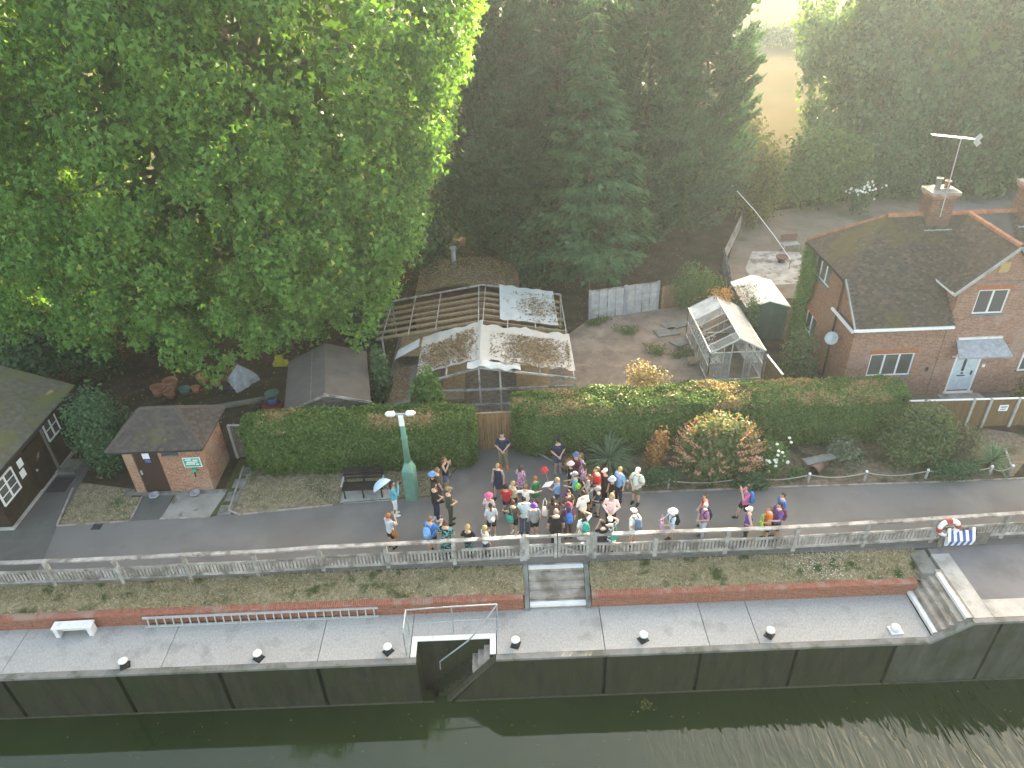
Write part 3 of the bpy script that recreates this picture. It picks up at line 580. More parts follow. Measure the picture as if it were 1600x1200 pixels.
# ---- the brick house
hs = thing('brick_house', 'red brick cottage with a dark tiled roof behind the right hedge', 'house', (0, 0, 0))
mF = lambda u, d, z: (u, 26.86-d, z); mW = lambda u, d, z: (u, 26.83-d, z); mL = lambda u, d, z: (14.8-d, u, z)
wb = MB()
wall_holes(wb, mF, 14.8, 18.76, -.1, 3.85, [(15.78, 17.72, 1.06, 2.2)])
wall_holes(wb, mF, 22.24, 27, -.1, 3.85, [])
wall_holes(wb, mW, 18.75, 22.25, -.1, 5.25, [(19.56, 20.74, .1, 2.06), (19.56, 20.86, 4.04, 5.16)])
wb.poly([mW(18.75, 0, 5.25), mW(22.25, 0, 5.25), mW(20.5, 0, 7.02)])
wb.build('front_wall', M['brick_house'], hs)
wb = MB(); wall_holes(wb, mL, 26.86, 32.5, -.1, 3.4, [(30.5, 31.75, .9, 1.98)]); wall_holes(wb, mL, 28.4, 32.5, 3.4, 5.2, [(30.1, 31.95, 3.86, 4.92)])
wb.poly([mL(26.86, 0, 3.4), mL(28.4, 0, 3.4), mL(28.4, 0, 5.2), mL(26.86, 0, 3.88)])
wb.build('side_wall', M['brick_side'], hs)
MB().poly([(27, 32.5, 0), (14.8, 32.5, 0), (14.8, 32.5, 5.2), (27, 32.5, 5.2)]).build('rear_wall', M['brick_side'], hs)
for x in (18.752, 22.248): MB().poly([(x, 26.84, 3.4), (x, 29, 3.4), (x, 29, 5.25), (x, 26.84, 5.25)]).build('wing_cheek', M['brick_house'], hs)
zs_ = lambda y: 3.75+.85*(y-26.5)
window(hs, mF, 15.78, 17.72, 1.06, 2.2, 3, arch=True); window(hs, mW, 19.56, 20.86, 4.04, 5.16, 2, arch=True, glass='glass_grey')
window(hs, mF, 22.5, 23.8, 1.08, 2.2, 2, back=.0); window(hs, mL, 30.5, 31.75, .9, 1.98, 2, arch=True); window(hs, mL, 30.1, 31.95, 3.86, 4.92, 3)
# door
dr = mbox(mW, 19.65, 20.65, -.085, -.045, .15, 1.97).build('door', M['door_blue'], hs)
fr = MB()
for a in ((19.565, 19.65, .1, 2.055), (20.65, 20.735, .1, 2.055), (19.65, 20.65, 1.97, 2.055)): m_ = mbox(mW, a[0], a[1], -.095, -.01, a[2], a[3]); fr.add(m_.v, m_.f)
fr.build('door_frame', M['white_plastic'], hs)
mbox(mW, 20.02, 20.14, -.044, -.038, 1.15, 1.85).build('glazed_slot', M['ink'], dr); mbox(mW, 19.9, 20.26, -.044, -.03, .88, .94).build('letter_plate', M['ink'], dr)
mbox(mW, 20.05, 20.15, -.044, -.02, 1.0, 1.08).build('knocker', M['ink'], dr); mbox(mW, 20.48, 20.54, -.044, -.01, .95, 1.15).build('handle', M['ink'], dr)
mbox(mW, 19.5, 20.8, 0, .14, 0, .1).build('door_sill', M['white_paint'], hs); MB().box(19.2, 21.1, 26.0, 26.68, -.05, .06).build('door_step', M['step'], hs)
cn = MB().add([(19.3, 26.82, 2.83), (21.3, 26.82, 2.83), (21.45, 26.05, 2.36), (19.15, 26.05, 2.36), (19.3, 26.82, 2.76), (21.3, 26.82, 2.76), (21.45, 26.05, 2.28), (19.15, 26.05, 2.28)], [(3, 2, 1, 0), (4, 5, 6, 7), (0, 1, 5, 4), (1, 2, 6, 5), (2, 3, 7, 6), (3, 0, 4, 7)]).build('door_canopy', M['lead'], hs)
MB().box(19.35, 21.25, 26.74, 26.825, 2.835, 2.93).build('flashing', M['white_paint'], cn)
for x in (19.4, 21.2): MB().bar((x, 26.8, 1.95), (x, 26.2, 2.36), .06, .06).build('bracket', M['white_paint'], cn)
mbox(mW, 20.05, 20.45, .0, .03, 5.95, 6.4).build('date_plaque', stone('plaque', (.42, .28, .12), (.52, .36, .18), 8, .85, .4, 40), hs)
mbox(mW, 19.2, 22.2, .0, .03, 5.50, 5.55).build('string_line', M['coping'], hs); mbox(mW, 20.85, 20.98, .0, .03, 1.35, 1.5).build('number_disc', M['white_plastic'], hs)
mbox(mF, 18.4, 18.5, .0, .04, 1.25, 1.42).build('meter_box', M['ink'], hs)
# roofs
front_in = lambda p: (p[0] < 18.72 if p[2] < 5.2 else p[0] < 20.5-(7.15-p[2])/.95+.05) and (p[1] < 28.25 or p[0] > 14.55+(p[1]-28.25)*1.044) and p[1] < 30.5 and p[0] > 14.66
rf = MB().poly([(14.58, 26.5, 3.74), (18.745, 26.5, 3.74), (18.745, 30.5, 7.13), (16.9, 30.5, 7.13), (14.58, 28.25, 5.22)]).poly([(18.745, 28.25, 5.22), (22.255, 28.25, 5.22), (22.255, 30.5, 7.13), (18.745, 30.5, 7.13)]).poly([(22.255, 26.5, 3.74), (27, 26.5, 3.74), (27, 30.5, 7.13), (22.255, 30.5, 7.13)]).build('main_roof', M['felt'], hs)
MB().poly([(14.57, 28.25, 5.2), (14.57, 32.75, 5.2), (16.9, 30.5, 7.13)]).poly([(14.57, 32.75, 5.2), (27, 32.75, 5.2), (27, 30.5, 7.13), (16.9, 30.5, 7.13)]).build('roof_underlay', M['felt'], rf)
V1 = (0, 1, .85)
tile_roof('roof_tiles', (14.55, 26.47, 3.73), (1, 0, 0), V1, 6.5, 5.3, front_in, M['tiles'], rf)
tile_roof('roof_tiles', (22.3, 26.47, 3.73), (1, 0, 0), V1, 4.5, 5.3, lambda p: p[0] > 22.28 and p[0] > 20.5+(7.15-p[2])/.95 and p[1] < 30.5, M['tiles'], rf)
tile_roof('roof_tiles', (14.52, 28.25, 5.2), (0, 1, 0), (2.35, 0, 1.93), 4.5, 3.1, lambda p: p[1] > 28.25+(p[0]-14.55)*.957 and p[1] < 32.75-(p[0]-14.55)*.957, M['tiles'], rf)
tile_roof('roof_tiles', (14.55, 32.8, 5.2), (1, 0, 0), (0, -2.25, 1.93), 12.5, 3.0, lambda p: p[0] > 14.55+(32.75-p[1])*1.044, M['tiles'], rf)
wr = MB().poly([(18.42, 26.6, 5.16), (20.5, 26.6, 7.13), (20.5, 30.45, 7.13), (18.42, 28.2, 5.16)]).poly([(22.58, 26.6, 5.16), (20.5, 26.6, 7.13), (20.5, 30.45, 7.13), (22.58, 28.2, 5.16)]).build('wing_roof', M['felt'], hs)
valley = lambda p: p[1] > 26.72 and p[1] < 26.5+(p[2]-3.75)/.85+.03
tile_roof('roof_tiles', (18.4, 26.62, 5.15), (0, 1, 0), (1, 0, .95), 4.2, 2.9, valley, M['tiles'], wr); tile_roof('roof_tiles', (22.6, 26.62, 5.15), (0, 1, 0), (-1, 0, .95), 4.2, 2.9, valley, M['tiles'], wr)
ridge_caps(rf, (16.9, 30.5, 7.2), (18.45, 30.5, 7.2), M['ridge_tile']); ridge_caps(rf, (19.5, 30.5, 7.2), (22.6, 30.5, 7.2), M['ridge_tile']); ridge_caps(wr, (20.5, 26.6, 7.2), (20.5, 30.4, 7.2), M['ridge_tile'])
ridge_caps(rf, (14.55, 32.75, 5.26), (16.9, 30.5, 7.18), M['ridge_tile'], 12, .09); ridge_caps(rf, (14.55, 28.27, 5.26), (16.9, 30.5, 7.18), M['tiles'], 18, .08)
for a, b in (((18.38, 26.58, 5.08), (20.5, 26.58, 7.09)), ((22.62, 26.58, 5.08), (20.5, 26.58, 7.09))): MB().bar(a, b, .05, .12).build('verge_board', M['pale_concrete'], wr)
MB().box(14.5, 18.74, 26.36, 26.47, 3.62, 3.72).build('gutter', M['white_plastic'], rf); MB().box(14.49, 14.58, 28.3, 32.75, 5.06, 5.16).build('gutter', M['black'], rf)
MB().box(14.46, 14.56, 26.5, 28.75, 3.52, 3.62).build('gutter', M['white_plastic'], rf); MB().box(14.56, 14.79, 26.55, 28.4, 3.45, 3.52).build('soffit', M['ink'], rf)
MB().bar((18.42, 26.62, 5.1), (18.42, 28.15, 5.1), .08, .08).build('gutter', M['white_plastic'], wr); MB().bar((14.56, 26.5, 3.72), (14.56, 28.25, 5.2), .05, .1).build('verge_board', M['pale_concrete'], rf)
MB().tube([(14.52, 28.55, 5.1), (14.70, 28.6, 4.85), (14.72, 28.6, 0)], .045).build('drainpipe', M['black'], hs)
def chimney(x, y, zb, zt, lead=True):
    c = MB().box(x-.5, x+.5, y-.42, y+.42, zb, zt-.35).build('chimney', M['brick_sooty'], rf)
    MB().box(x-.56, x+.56, y-.48, y+.48, zt-.35, zt-.22).build('corbel', M['brick_coping'], c); MB().box(x-.61, x+.61, y-.53, y+.53, zt-.22, zt-.08).build('corbel', M['step'], c)
    MB().add([(x-.58, y-.5, zt-.08), (x+.58, y-.5, zt-.08), (x+.58, y+.5, zt-.08), (x-.58, y+.5, zt-.08), (x-.35, y-.28, zt+.02), (x+.35, y-.28, zt+.02), (x+.35, y+.28, zt+.02), (x-.35, y+.28, zt+.02)], [(4, 5, 6, 7), (0, 1, 5, 4), (1, 2, 6, 5), (2, 3, 7, 6), (3, 0, 4, 7)]).build('flaunching', M['coping'], c)
    for dx, hh, mm in ((-.2, .42, 'coping'), (.2, .28, 'terracotta_old')): MB().lathe([(.13, 0), (.12, .05), (.105, hh-.08), (.14, hh-.06), (.14, hh), (.09, hh), (.09, hh-.1)], (x+dx, y, zt)).build('chimney_pot', M[mm], c, True)
    MB().box(x-.60, x+.60, y-.62, y-.43, zb+.55, zb+.66).build('lead_apron', M['lead'], c)
chimney(18.95, 30.45, 6.0, 8.35); chimney(23.1, 30.45, 6.0, 8.5)
ae = thing('television_aerial', 'long silver television aerial on a mast fixed to the chimney', 'aerial', (0, 0, 0))
MB().tube([(18.95, 29.98, 7.2), (18.85, 29.98, 10.55)], .022).build('mast', M['alu'], ae)
p0 = Vector((17.62, 29.98, 10.72)); p1 = Vector((19.62, 29.98, 10.45)); MB().bar(p0, p1, .03, .03).build('boom', M['alu'], ae)
for i in range(18): 
    p = p0+(p1-p0)*(i/20.0); MB().bar(p+Vector((0, -.13, .02)), p+Vector((0, .13, .02)), .022, .022).build('element', M['alu'], ae)
for s in (-1, 1): MB().bar(p1+Vector((-.15, 0, 0)), p1+Vector((.05, 0, .2*s)), .22, .015, (0, 1, 0)).build('reflector', M['alu'], ae)
ds = thing('satellite_dish', 'grey satellite dish on the left wall of the brick house', 'dish', (14.6, 27.9, 2.55), 0)
o = MB().lathe([(0, 0), (.12, .012), (.22, .045), (.30, .09), (.30, .10), (.22, .055), (0, .015)], n=20, cap=False).build('dish', M['galv'], ds, True); o.rotation_euler = (R(60), 0, R(-50)); o.location = (-.25, -.1, 0)
MB().tube([(.2, 0, -.05), (-.22, -.08, 0)], .02).build('bracket', M['galv'], ds)
# ivy on the side wall
iv = thing('ivy', 'green ivy climbing the rear end of the house side wall', 'ivy', (14.7, 32.8, 0))
N = 5200; z = rng.uniform(.4, 5.0, N); yy = 32.6-rng.random(N)*(1.2+.25*np.sin(z*2.1)+.15*np.sin(z*5)); P = np.stack([14.72-.03-rng.random(N)*.22-14.7, yy-32.8, z], 1)
leaves('foliage', P, np.tile([-1, -.2, .2], (N, 1)), rng.uniform(.09, .15, N), RHOMB, M['leaf_ivy'], iv, .5)
N = 3500; z = rng.uniform(.1, 5.0, N); P = np.stack([14.5+rng.random(N)*.6-14.7, 32.55+rng.random(N)*.25-32.8, z], 1); leaves('foliage', P, np.tile([0, 1, .2], (N, 1)), rng.uniform(.1, .16, N), RHOMB, M['leaf_ivy'], iv, .5)
MB().tube([(-.02, -.1, 0), (-.05, -.3, 1.5), (-.02, -.4, 3)], [.05, .035, .02]).build('stem', M['bark'], iv)

# ---- small brick toilet block
tb = thing('toilet_block', 'small red brick hut with hipped tile roof and brown door', 'hut', (0, 0, 0))
mT = lambda u, d, z: (u, 22.12-d, z); mR = lambda u, d, z: (-12.05+d, u, z)
wb = MB(); wall_holes(wb, mT, -15.12, -12.05, 0, 2.36, [(-14.75, -13.75, .02, 2.14), (-13.62, -12.95, 1.8, 2.14)], .12); wall_holes(wb, mR, 22.12, 24.15, 0, 2.36, [])
wb.poly([(-15.12, 22.12, 0), (-15.12, 24.15, 0), (-15.12, 24.15, 2.36), (-15.12, 22.12, 2.36)]).poly([(-15.12, 24.15, 0), (-12.05, 24.15, 0), (-12.05, 24.15, 2.36), (-15.12, 24.15, 2.36)]); wb.build('wall', M['brick_wc'], tb)
d_ = mbox(mT, -14.74, -13.76, -.12, -.06, .03, 2.13).build('door', M['door_brown'], tb)
mbox(mT, -14.68, -14.62, -.06, -.01, .95, 1.15).build('handle', M['alu'], d_); mbox(mT, -14.4, -14.13, -.059, -.05, 1.70, 2.02).build('notice', M['paper'], d_); mbox(mT, -14.36, -14.14, -.059, -.05, 1.52, 1.66).build('plate', M['blue_stripe'], d_)
mbox(mT, -13.61, -12.96, -.1, -.05, 1.81, 2.13).build('window', M['glass_grey'], tb)
MB().box(-15.3, -11.9, 21.95, 22.11, -.02, .07).build('plinth', M['coping'], tb)
def hip_roof(parent, x0, x1, y0, y1, ze, zr, rx0, rx1, mat, tile=True):
    ym = (y0+y1)/2; rf_ = MB().poly([(x0, y0, ze), (x1, y0, ze), (rx1, ym, zr), (rx0, ym, zr)]).poly([(x1, y0, ze), (x1, y1, ze), (rx1, ym, zr)]).poly([(x0, y1, ze), (rx0, ym, zr), (rx1, ym, zr), (x1, y1, ze)]).poly([(x0, y0, ze), (rx0, ym, zr), (x0, y1, ze)]).poly([(x0, y0, ze-.02), (x0, y1, ze-.02), (x1, y1, ze-.02), (x1, y0, ze-.02)]).build('roof', M['felt'], parent)
    a = (ym-y0); fr_ = lambda p: (p[0] > x0+(p[1]-y0)/a*(rx0-x0)) and (p[0] < x1-(p[1]-y0)/a*(x1-rx1)) and p[1] < ym
    tile_roof('roof_tiles', (x0, y0-.02, ze), (1, 0, 0), (0, a, zr-ze), x1-x0, math.hypot(a, zr-ze), fr_, mat, rf_, .17, .11)
    for (xe, xr, s) in ((x1, rx1, 1), (x0, rx0, -1)):
        rr = abs(xe-xr); tile_roof('roof_tiles', (xe+s*.02, y0, ze), (0, 1, 0), (xr-xe, 0, zr-ze), y1-y0, math.hypot(rr, zr-ze), lambda p: abs(p[1]-ym) < a*(1-abs(p[0]-xe)/rr) and s*(p[0]-xr) > 0, mat, rf_, .17, .11)
    for p, q in (((x0, y0, ze+.02), (rx0, ym, zr+.03)), ((x1, y0, ze+.02), (rx1, ym, zr+.03)), ((rx0, ym, zr+.03), (rx1, ym, zr+.03)), ((x1, y1, ze+.02), (rx1, ym, zr+.03))): ridge_caps(rf_, p, q, mat, None, .085)
    MB().box(x0+.03, x1-.03, y0+.01, y0+.05, ze-.12, ze-.025).build('fascia', M['ink'], rf_); MB().box(x1-.05, x1-.01, y0+.05, y1, ze-.12, ze-.025).build('fascia', M['ink'], rf_)
    return rf_
hip_roof(tb, -15.42, -11.78, 21.72, 24.5, 2.42, 3.42, -14.35, -13.0, M['tiles_wc'])
sg = thing('drinking_water_sign', 'green and white sign with a tap pipe on the brick hut', 'sign', (-12.52, 22.1, 0))
MB().box(-.34, .34, -.03, 0, 1.28, 1.74).build('border', M['paper'], sg); MB().box(-.31, .31, -.036, -.03, 1.31, 1.71).build('panel', M['sign_green'], sg)
for k, (a, b, z) in enumerate([(-.24, .0, 1.62), (.05, .24, 1.60), (-.2, .22, 1.51), (-.25, .1, 1.42), (.14, .25, 1.40)]): MB().box(a, b, -.041, -.036, z, z+.05).build('lettering', M['paper'], sg)
MB().box(-.09, .09, -.1, 0, 1.08, 1.22).build('tap_box', M['sign_green'], sg); MB().tube([(0, -.05, 1.1), (.02, -.14, 1.0), (.02, -.14, .88)], .03).build('tap', M['black'], sg)
for (x, y), lb in (((-14.35, 21.95), 'round pale drain cover in front of the brown door'), ((-12.75, 21.98), 'round grey drain cover below the green sign')):
    tag(MB().lathe([(.2, 0), (.2, .05), (.17, .06), (.15, .035), (0, .03)], (x, y-.05, .07)).build('drain_cover', M['lead'], None, True), lb, 'drain', 'drain covers by the brick hut')

# ---- dark timber hut at the left edge
ht = thing('timber_hut', 'dark brown weatherboard hut with mossy roof at the left edge', 'hut', (0, 0, 0))
mH = lambda u, d, z: (-19.15+d, u, z)
bm_ = MB().box(-27, -19.19, 20.4, 26.3, 0, 2.45).build('carcass', M['timber_dark'], ht)
for i in range(15):
    z = .12+.155*i; MB().add([mH(20.42, .005, z+.17), mH(26.3, .005, z+.17), mH(26.3, .035, z), mH(20.42, .035, z), mH(20.42, -.03, z), mH(26.3, -.03, z)], [(0, 1, 2, 3), (3, 2, 5, 4)]).build('weatherboard', M['timber_dark'], ht)
    MB().add([(-27, 20.395, z+.17), (-19.12, 20.395, z+.17), (-19.12, 20.365, z), (-27, 20.365, z)], [(0, 1, 2, 3)]).build('weatherboard', M['timber_dark'], ht)
MB().box(-27, -19.05, 20.3, 26.3, -.05, .11).build('plinth', M['pale_concrete'], ht)
hr = MB().add([(-27, 20.25, 4.2), (-23, 20.25, 4.2), (-18.85, 20.25, 2.5), (-18.85, 26.5, 2.5), (-23, 26.5, 4.2), (-27, 26.5, 4.2)], [(0, 1, 4, 5), (1, 2, 3, 4)]).build('roof', M['mossroof'], ht)
sm = hr.modifiers.new('thick', 'SOLIDIFY'); sm.thickness = .09
MB().box(-18.9, -18.84, 20.25, 26.5, 2.36, 2.45).build('gutter', M['ink'], hr)
window(ht, mH, 23.98, 24.9, 1.35, 2.3, 2, back=.035, bars=1, sill=False); window(ht, mH, 20.5, 21.6, 1.0, 2.05, 2, back=.035, bars=2, sill=False)
for a, b in ((21.95, 1.62), (21.85, 1.20)): mbox(mH, a, a+.3, .04, .06, b, b+.33).build('notice', M['paper'], ht)
dp = mbox(mH, 22.5, 23.5, .04, .07, .1, 2.05).build('door', M['timber_dark'], ht); MB().ball((-19.02, 22.62, 1.0), .05).build('handle', M['pale_concrete'], dp)
MB().box(-19.05, -18.97, 23.68, 23.76, 0, 2.45).build('corner_post', M['timber_old'], ht)
lm = MB().lathe([(.05, 0), (.09, .06), (.08, .14), (0, .16)], (-19.02, 25.2, 2.15)).build('wall_lamp', M['terracotta'], ht, True)
tag(MB().box(-18.95, -18.2, 22.4, 23.3, 0.01, .05).build('doormat', M['ink']), 'dark doormat on the path beside the timber hut', 'mat')
tag(MB().box(-19.0, -18.3, 23.5, 24.4, 0, .12).build('door_step', M['coping']), 'grey concrete step by the timber hut corner', 'step')

# ---- dark shed with felt roof
sh = thing('garden_shed', 'dark timber shed with grey-brown felt roof behind the left hedge', 'shed', (-8.1, 26.9, 0), .19)
MB().add([(-1.55, -2.0, 0), (1.55, -2.0, 0), (1.55, -2.0, 1.95), (0, -2.0, 2.55), (-1.55, -2.0, 1.95), (-1.55, 2.0, 0), (1.55, 2.0, 0), (1.55, 2.0, 1.95), (0, 2.0, 2.55), (-1.55, 2.0, 1.95)], [(0, 1, 2, 3, 4), (9, 8, 7, 6, 5), (1, 6, 7, 2), (5, 0, 4, 9)]).build('walls', M['timber_dark'], sh)
for i in range(11): 
    z = 1.0+.14*i; hw = 1.56 if z < 1.95 else max(.1, 1.55*(2.55-z)/.6)
    MB().box(-hw, hw, -2.03, -2.005, z, z+.125).build('board', M['timber_old'], sh)
for s in (-1, 1):
    r_ = MB().add([(0, -2.15, 2.66), (s*1.78, -2.15, 1.96), (s*1.78, 2.15, 1.96), (0, 2.15, 2.66), (0, -2.15, 2.62), (s*1.78, -2.15, 1.92), (s*1.78, 2.15, 1.92), (0, 2.15, 2.62)], [(0, 1, 2, 3), (7, 6, 5, 4), (0, 4, 5, 1), (1, 5, 6, 2), (2, 6, 7, 3)]).build('roof_side', M['felt'], sh)
    MB().bar((0, -2.17, 2.62), (s*1.8, -2.17, 1.92), .03, .11).build('bargeboard', M['timber_grey'], sh)
MB().bar((-.62, -2.15, 2.43), (-.62, 2.15, 2.43), .04, .02).build('felt_batten', M['timber_old'], sh); MB().box(-.05, .05, -2.2, -2.16, 2.55, 2.72).build('finial', M['timber_grey'], sh)

# ---- derelict glasshouse
gh = thing('derelict_glasshouse', 'derelict glasshouse frame with torn white roof sheets and leaf litter', 'glasshouse', (0, 0, 0))
XL, XR, XM = -4.15, 2.75, -1.35; XLB = -6.15; ZE, ZR = 2.0, 2.75
def rz(x, xl=XL): return ZE+(ZR-ZE)*((x-xl)/(XM-xl) if x < XM else (XR-x)/(XR-XM))
for (x0, x1, y0, y1, xl) in ((XL, XR, 26.3, 30.3, XL), (XLB, XR, 30.3, 34.4, XLB)):
    xsr = [xl+.02, xl+1.3, xl+2.6, XM-.12, XM+.12, XM+1.3, XM+2.6, XR-.05]
    for x in xsr:
        if x > XR: continue
        MB().bar((x+random.uniform(-.05, .05), y0, rz(x, xl)+.02), (x+random.uniform(-.06, .06), y1+random.uniform(-.3, .3), rz(x, xl)+random.uniform(-.03, .04)), .045, .06).build('rafter', M['timber_grey'], gh)
for y in (26.3, 34.5):
    xl = XL if y < 30 else XLB
    MB().bar((xl, y, ZE-.06), (XM, y, ZR-.06), .06, .09).build('truss', M['timber_grey'], gh); MB().bar((XM, y, ZR-.06), (XR, y, ZE-.06), .06, .09).build('truss', M['timber_grey'], gh)
for i in range(6):
    y = 30.5+.62*i; e = random.uniform(-.08, .08)
    MB().bar((XLB-.1-random.random()*.3, y+e, ZE-.08), (XM, y, ZR-.08), .07, .13).build('purlin', M['timber_tan'], gh); MB().bar((XM, y, ZR-.08), (XR-random.random()*.3, y-e, ZE-.08), .07, .13).build('purlin', M['timber_tan'], gh)
for x, y in ((XL, 26.3), (-1.4, 26.3), (-.5, 26.3), (XR, 26.3), (XLB, 30.4), (XLB, 34.4), (XR, 30.3), (XR, 34.4)): MB().box(x-.04, x+.04, y-.04, y+.04, 0, rz(max(x, XL) if y < 30 else x, XL if y < 30 else XLB)-.05).build('post', M['timber_grey'], gh)
for z in (.75, 1.55): MB().box(-4.1, 2.7, 26.22, 26.28, z, z+.09).build('front_rail', M['timber_grey'], gh)
def sag_sheet(name, x0, x1, y0, y1, xl, mat, seed, drop=.05, torn=0.0):
    nx, ny = 16, 12; v = []; f = []
    for i in range(nx+1):
        for j in range(ny+1):
            x = x0+(x1-x0)*i/nx; y = y0+(y1-y0)*j/ny
            if torn and j in (0, ny): y += torn*(mnoise.noise(Vector((x*2.1, seed, j))))
            v.append((x, y, rz(x, xl)+.07+drop*mnoise.noise(Vector((x*.9, y*.9, seed)))+.02*math.sin(x*9)))
    for i in range(nx):
        for j in range(ny): a = i*(ny+1)+j; f.append((a, a+ny+1, a+ny+2, a+1))
    return MB().add(v, f).build(name, mat, gh, True)
sag_sheet('roof_sheet', XL, XM-.03, 26.9, 30.25, XL, M['poly'], 1, .06, .25); sag_sheet('roof_sheet', XM+.03, XR+.05, 26.75, 30.0, XL, M['poly'], 5, .06, .35)
sag_sheet('roof_sheet', -.45, 2.35, 30.75, 34.5, XLB, M['poly_blue'], 9, .05, .15); sag_sheet('ridge_strip', XM-.12, XM+.1, 26.6, 30.3, XL, M['poly'], 3, .05, .3)
sag_sheet('front_flap', -1.9, .4, 26.2, 26.75, XL, M['poly_blue'], 12, .12, .2)
MB().add([(-5.4, 28.8, 1.75), (-4.3, 29.5, 2.0), (-4.3, 30.1, 2.1), (-5.3, 29.6, 1.8)], [(0, 1, 2, 3)]).build('loose_sheet', M['poly_blue'], gh)
MB().add([(-5.5, 26.2, .9), (-4.5, 26.2, 1.15), (-4.4, 29.2, 1.2), (-5.5, 29.2, .95), (-5.5, 26.2, 0), (-4.5, 26.2, 0)], [(0, 1, 2, 3), (4, 5, 1, 0)]).build('lean_to_roof', M['coping'], gh)
MB().box(-6.0, 2.6, 26.6, 34.3, -.02, .02).build('floor', M['timber_old'], gh)
for (a, b, c, d) in ((-5.6, -3.6, 31, 33.5), (-3.2, -2.2, 27, 33.5), (.2, 1.8, 27.5, 33.5)): MB().box(a, b, c, d, .55, .62).build('staging', M['timber_tan'], gh)
def litter_on(name, n, cx, cy, sx, sy, xl, clipx):
    P = np.zeros((n, 3)); P[:, 0] = np.clip(rng.normal(cx, sx, n), *clipx); P[:, 1] = np.clip(rng.normal(cy, sy, n), cy-1.9*sy, cy+1.7*sy)
    P[:, 2] = [rz(x, xl)+.10+random.random()*.05 for x in P[:, 0]]
    return leaves(name, P, np.tile([0, 0, 1.], (n, 1)), rng.uniform(.06, .16, n), RHOMB, M['litter'], gh, 0, .35, 'stuff')
litter_on('leaf_litter', 2300, 1.1, 28.0, .8, .7, XL, (-.9, 2.6)); litter_on('leaf_litter', 1100, -3.3, 28.2, .4, .6, XL, (-4.1, -2.5)); litter_on('leaf_litter', 900, -2.2, 28.4, .3, .7, XL, (-2.9, -1.5)); litter_on('leaf_litter', 600, 1.4, 32.4, .6, .8, XLB, (-.3, 2.3))
P = np.stack([rng.uniform(-5.4, -4.55, 700), rng.uniform(26.4, 29.1, 700), np.full(700, 1.12)], 1); leaves('leaf_litter', P, np.tile([0, 0, 1.], (700, 1)), .12, RHOMB, M['litter'], gh, 0, .3, 'stuff')
# ---- litter-covered outbuilding behind it
ob = thing('outbuilding', 'low outbuilding whose domed roof is buried in brown leaves and moss', 'outbuilding', (0, 0, 0))
v = []; f = []
for i in range(25):
    for j in range(13):
        x = -5.3+6.1*i/24; t = j/12; y = 34.7+4.0*t; e = 1-abs(2*i/24-1)**3; v.append((x+(.5*t*(.5-i/24)*2), y, 1.5+1.1*e*min(1, (1.0-t**5))+.04*mnoise.noise(Vector((x*1.5, y*1.5, 0)))))
for i in range(24):
    for j in range(12): a = i*13+j; f.append((a, a+13, a+14, a+1))
MB().add(v, f).build('roof', M['litter_roof'], ob, True); MB().box(-5.1, .6, 34.85, 38.4, 0, 1.55).build('walls', M['brick_side'], ob)
P = np.stack([rng.uniform(-5, .5, 3000), rng.uniform(34.8, 38.4, 3000), np.zeros(3000)], 1); P[:, 2] = 1.52+1.1*(1-np.abs((P[:, 0]+5.3)/3.05-1)**3)
leaves('leaf_litter', P, np.tile([0, 0, 1.], (3000, 1)), .13, RHOMB, M['litter'], ob, 0, .3, 'stuff')
MB().tube([(-3.0, 38.0, 2.2), (-3.0, 38.0, 3.3)], .13, 14).build('flue', M['lead'], ob, True); MB().lathe([(.13, 3.25), (.2, 3.3), (.2, 3.4), (.0, 3.43)], (-3, 38, 0)).build('flue_cap', M['lead'], ob, True)

# ---- greenhouse
gr = thing('greenhouse', 'aluminium greenhouse with pale roof panes and missing glass', 'greenhouse', (0, 0, 0))
gx0, gx1, gy0, gy1, gm = 9.25, 11.8, 28.6, 33.1, 10.55; ge, gz = 1.55, 2.25
gf = lambda p, q, w_=.04: MB().bar(p, q, w_, w_).build('frame_bar', M['alu'], gr)
for y in (gy0, gy1):
    gf((gx0, y, ge), (gm, y, gz), .06); gf((gm, y, gz), (gx1, y, ge), .06); gf((gx0, y, ge), (gx1, y, ge)); gf((gx0, y, .05), (gx1, y, .05), .06)
    for x in (gx0, gx0+.62, gm-.32, gm+.34, gx1-.6, gx1): gf((x, y, .05), (x, y, ge+(gz-ge)*(1-abs(x-gm)/1.28)))
for x in (gx0, gx1): gf((x, gy0, ge), (x, gy1, ge), .07); gf((x, gy0, .05), (x, gy1, .05), .06); gf((x, gy0, .8), (x, gy1, .8))
gf((gm, gy0, gz), (gm, gy1, gz), .08)
nb = 7
for i in range(nb+1):
    y = gy0+(gy1-gy0)*i/nb
    for x in (gx0, gx1): gf((x, y, .05), (x, y, ge)); gf((x, y, ge), (gm, y, gz))
for i in range(nb):
    a = gy0+(gy1-gy0)*i/nb+.02; b = gy0+(gy1-gy0)*(i+1)/nb-.02
    for s, x in ((0, gx0), (1, gx1)):
        if not (s == 0 and i in (1, 2, 3)): MB().add([(x, a, ge+.02), (x, b, ge+.02), (gm, b, gz+.02), (gm, a, gz+.02)], [(0, 1, 2, 3)]).build('roof_pane', M['roof_glass'] if (s == 1 or i > 4) else M['greenhouse_glass'], gr)  # right slope and rear bays get paler, more opaque panes
        MB().add([(x, a, .08), (x, b, .08), (x, b, ge), (x, a, ge)], [(0, 1, 2, 3)]).build('side_pane', M['greenhouse_glass'], gr)
for a, b in ((gx0, gx0+.6), (gx0+.64, gm-.34), (gm+.36, gx1-.62), (gx1-.58, gx1)): MB().add([(a+.02, gy0, .08), (b, gy0, .08), (b, gy0, ge-.02), (a+.02, gy0, ge-.02)], [(0, 1, 2, 3)]).build('gable_pane', M['greenhouse_glass'], gr)
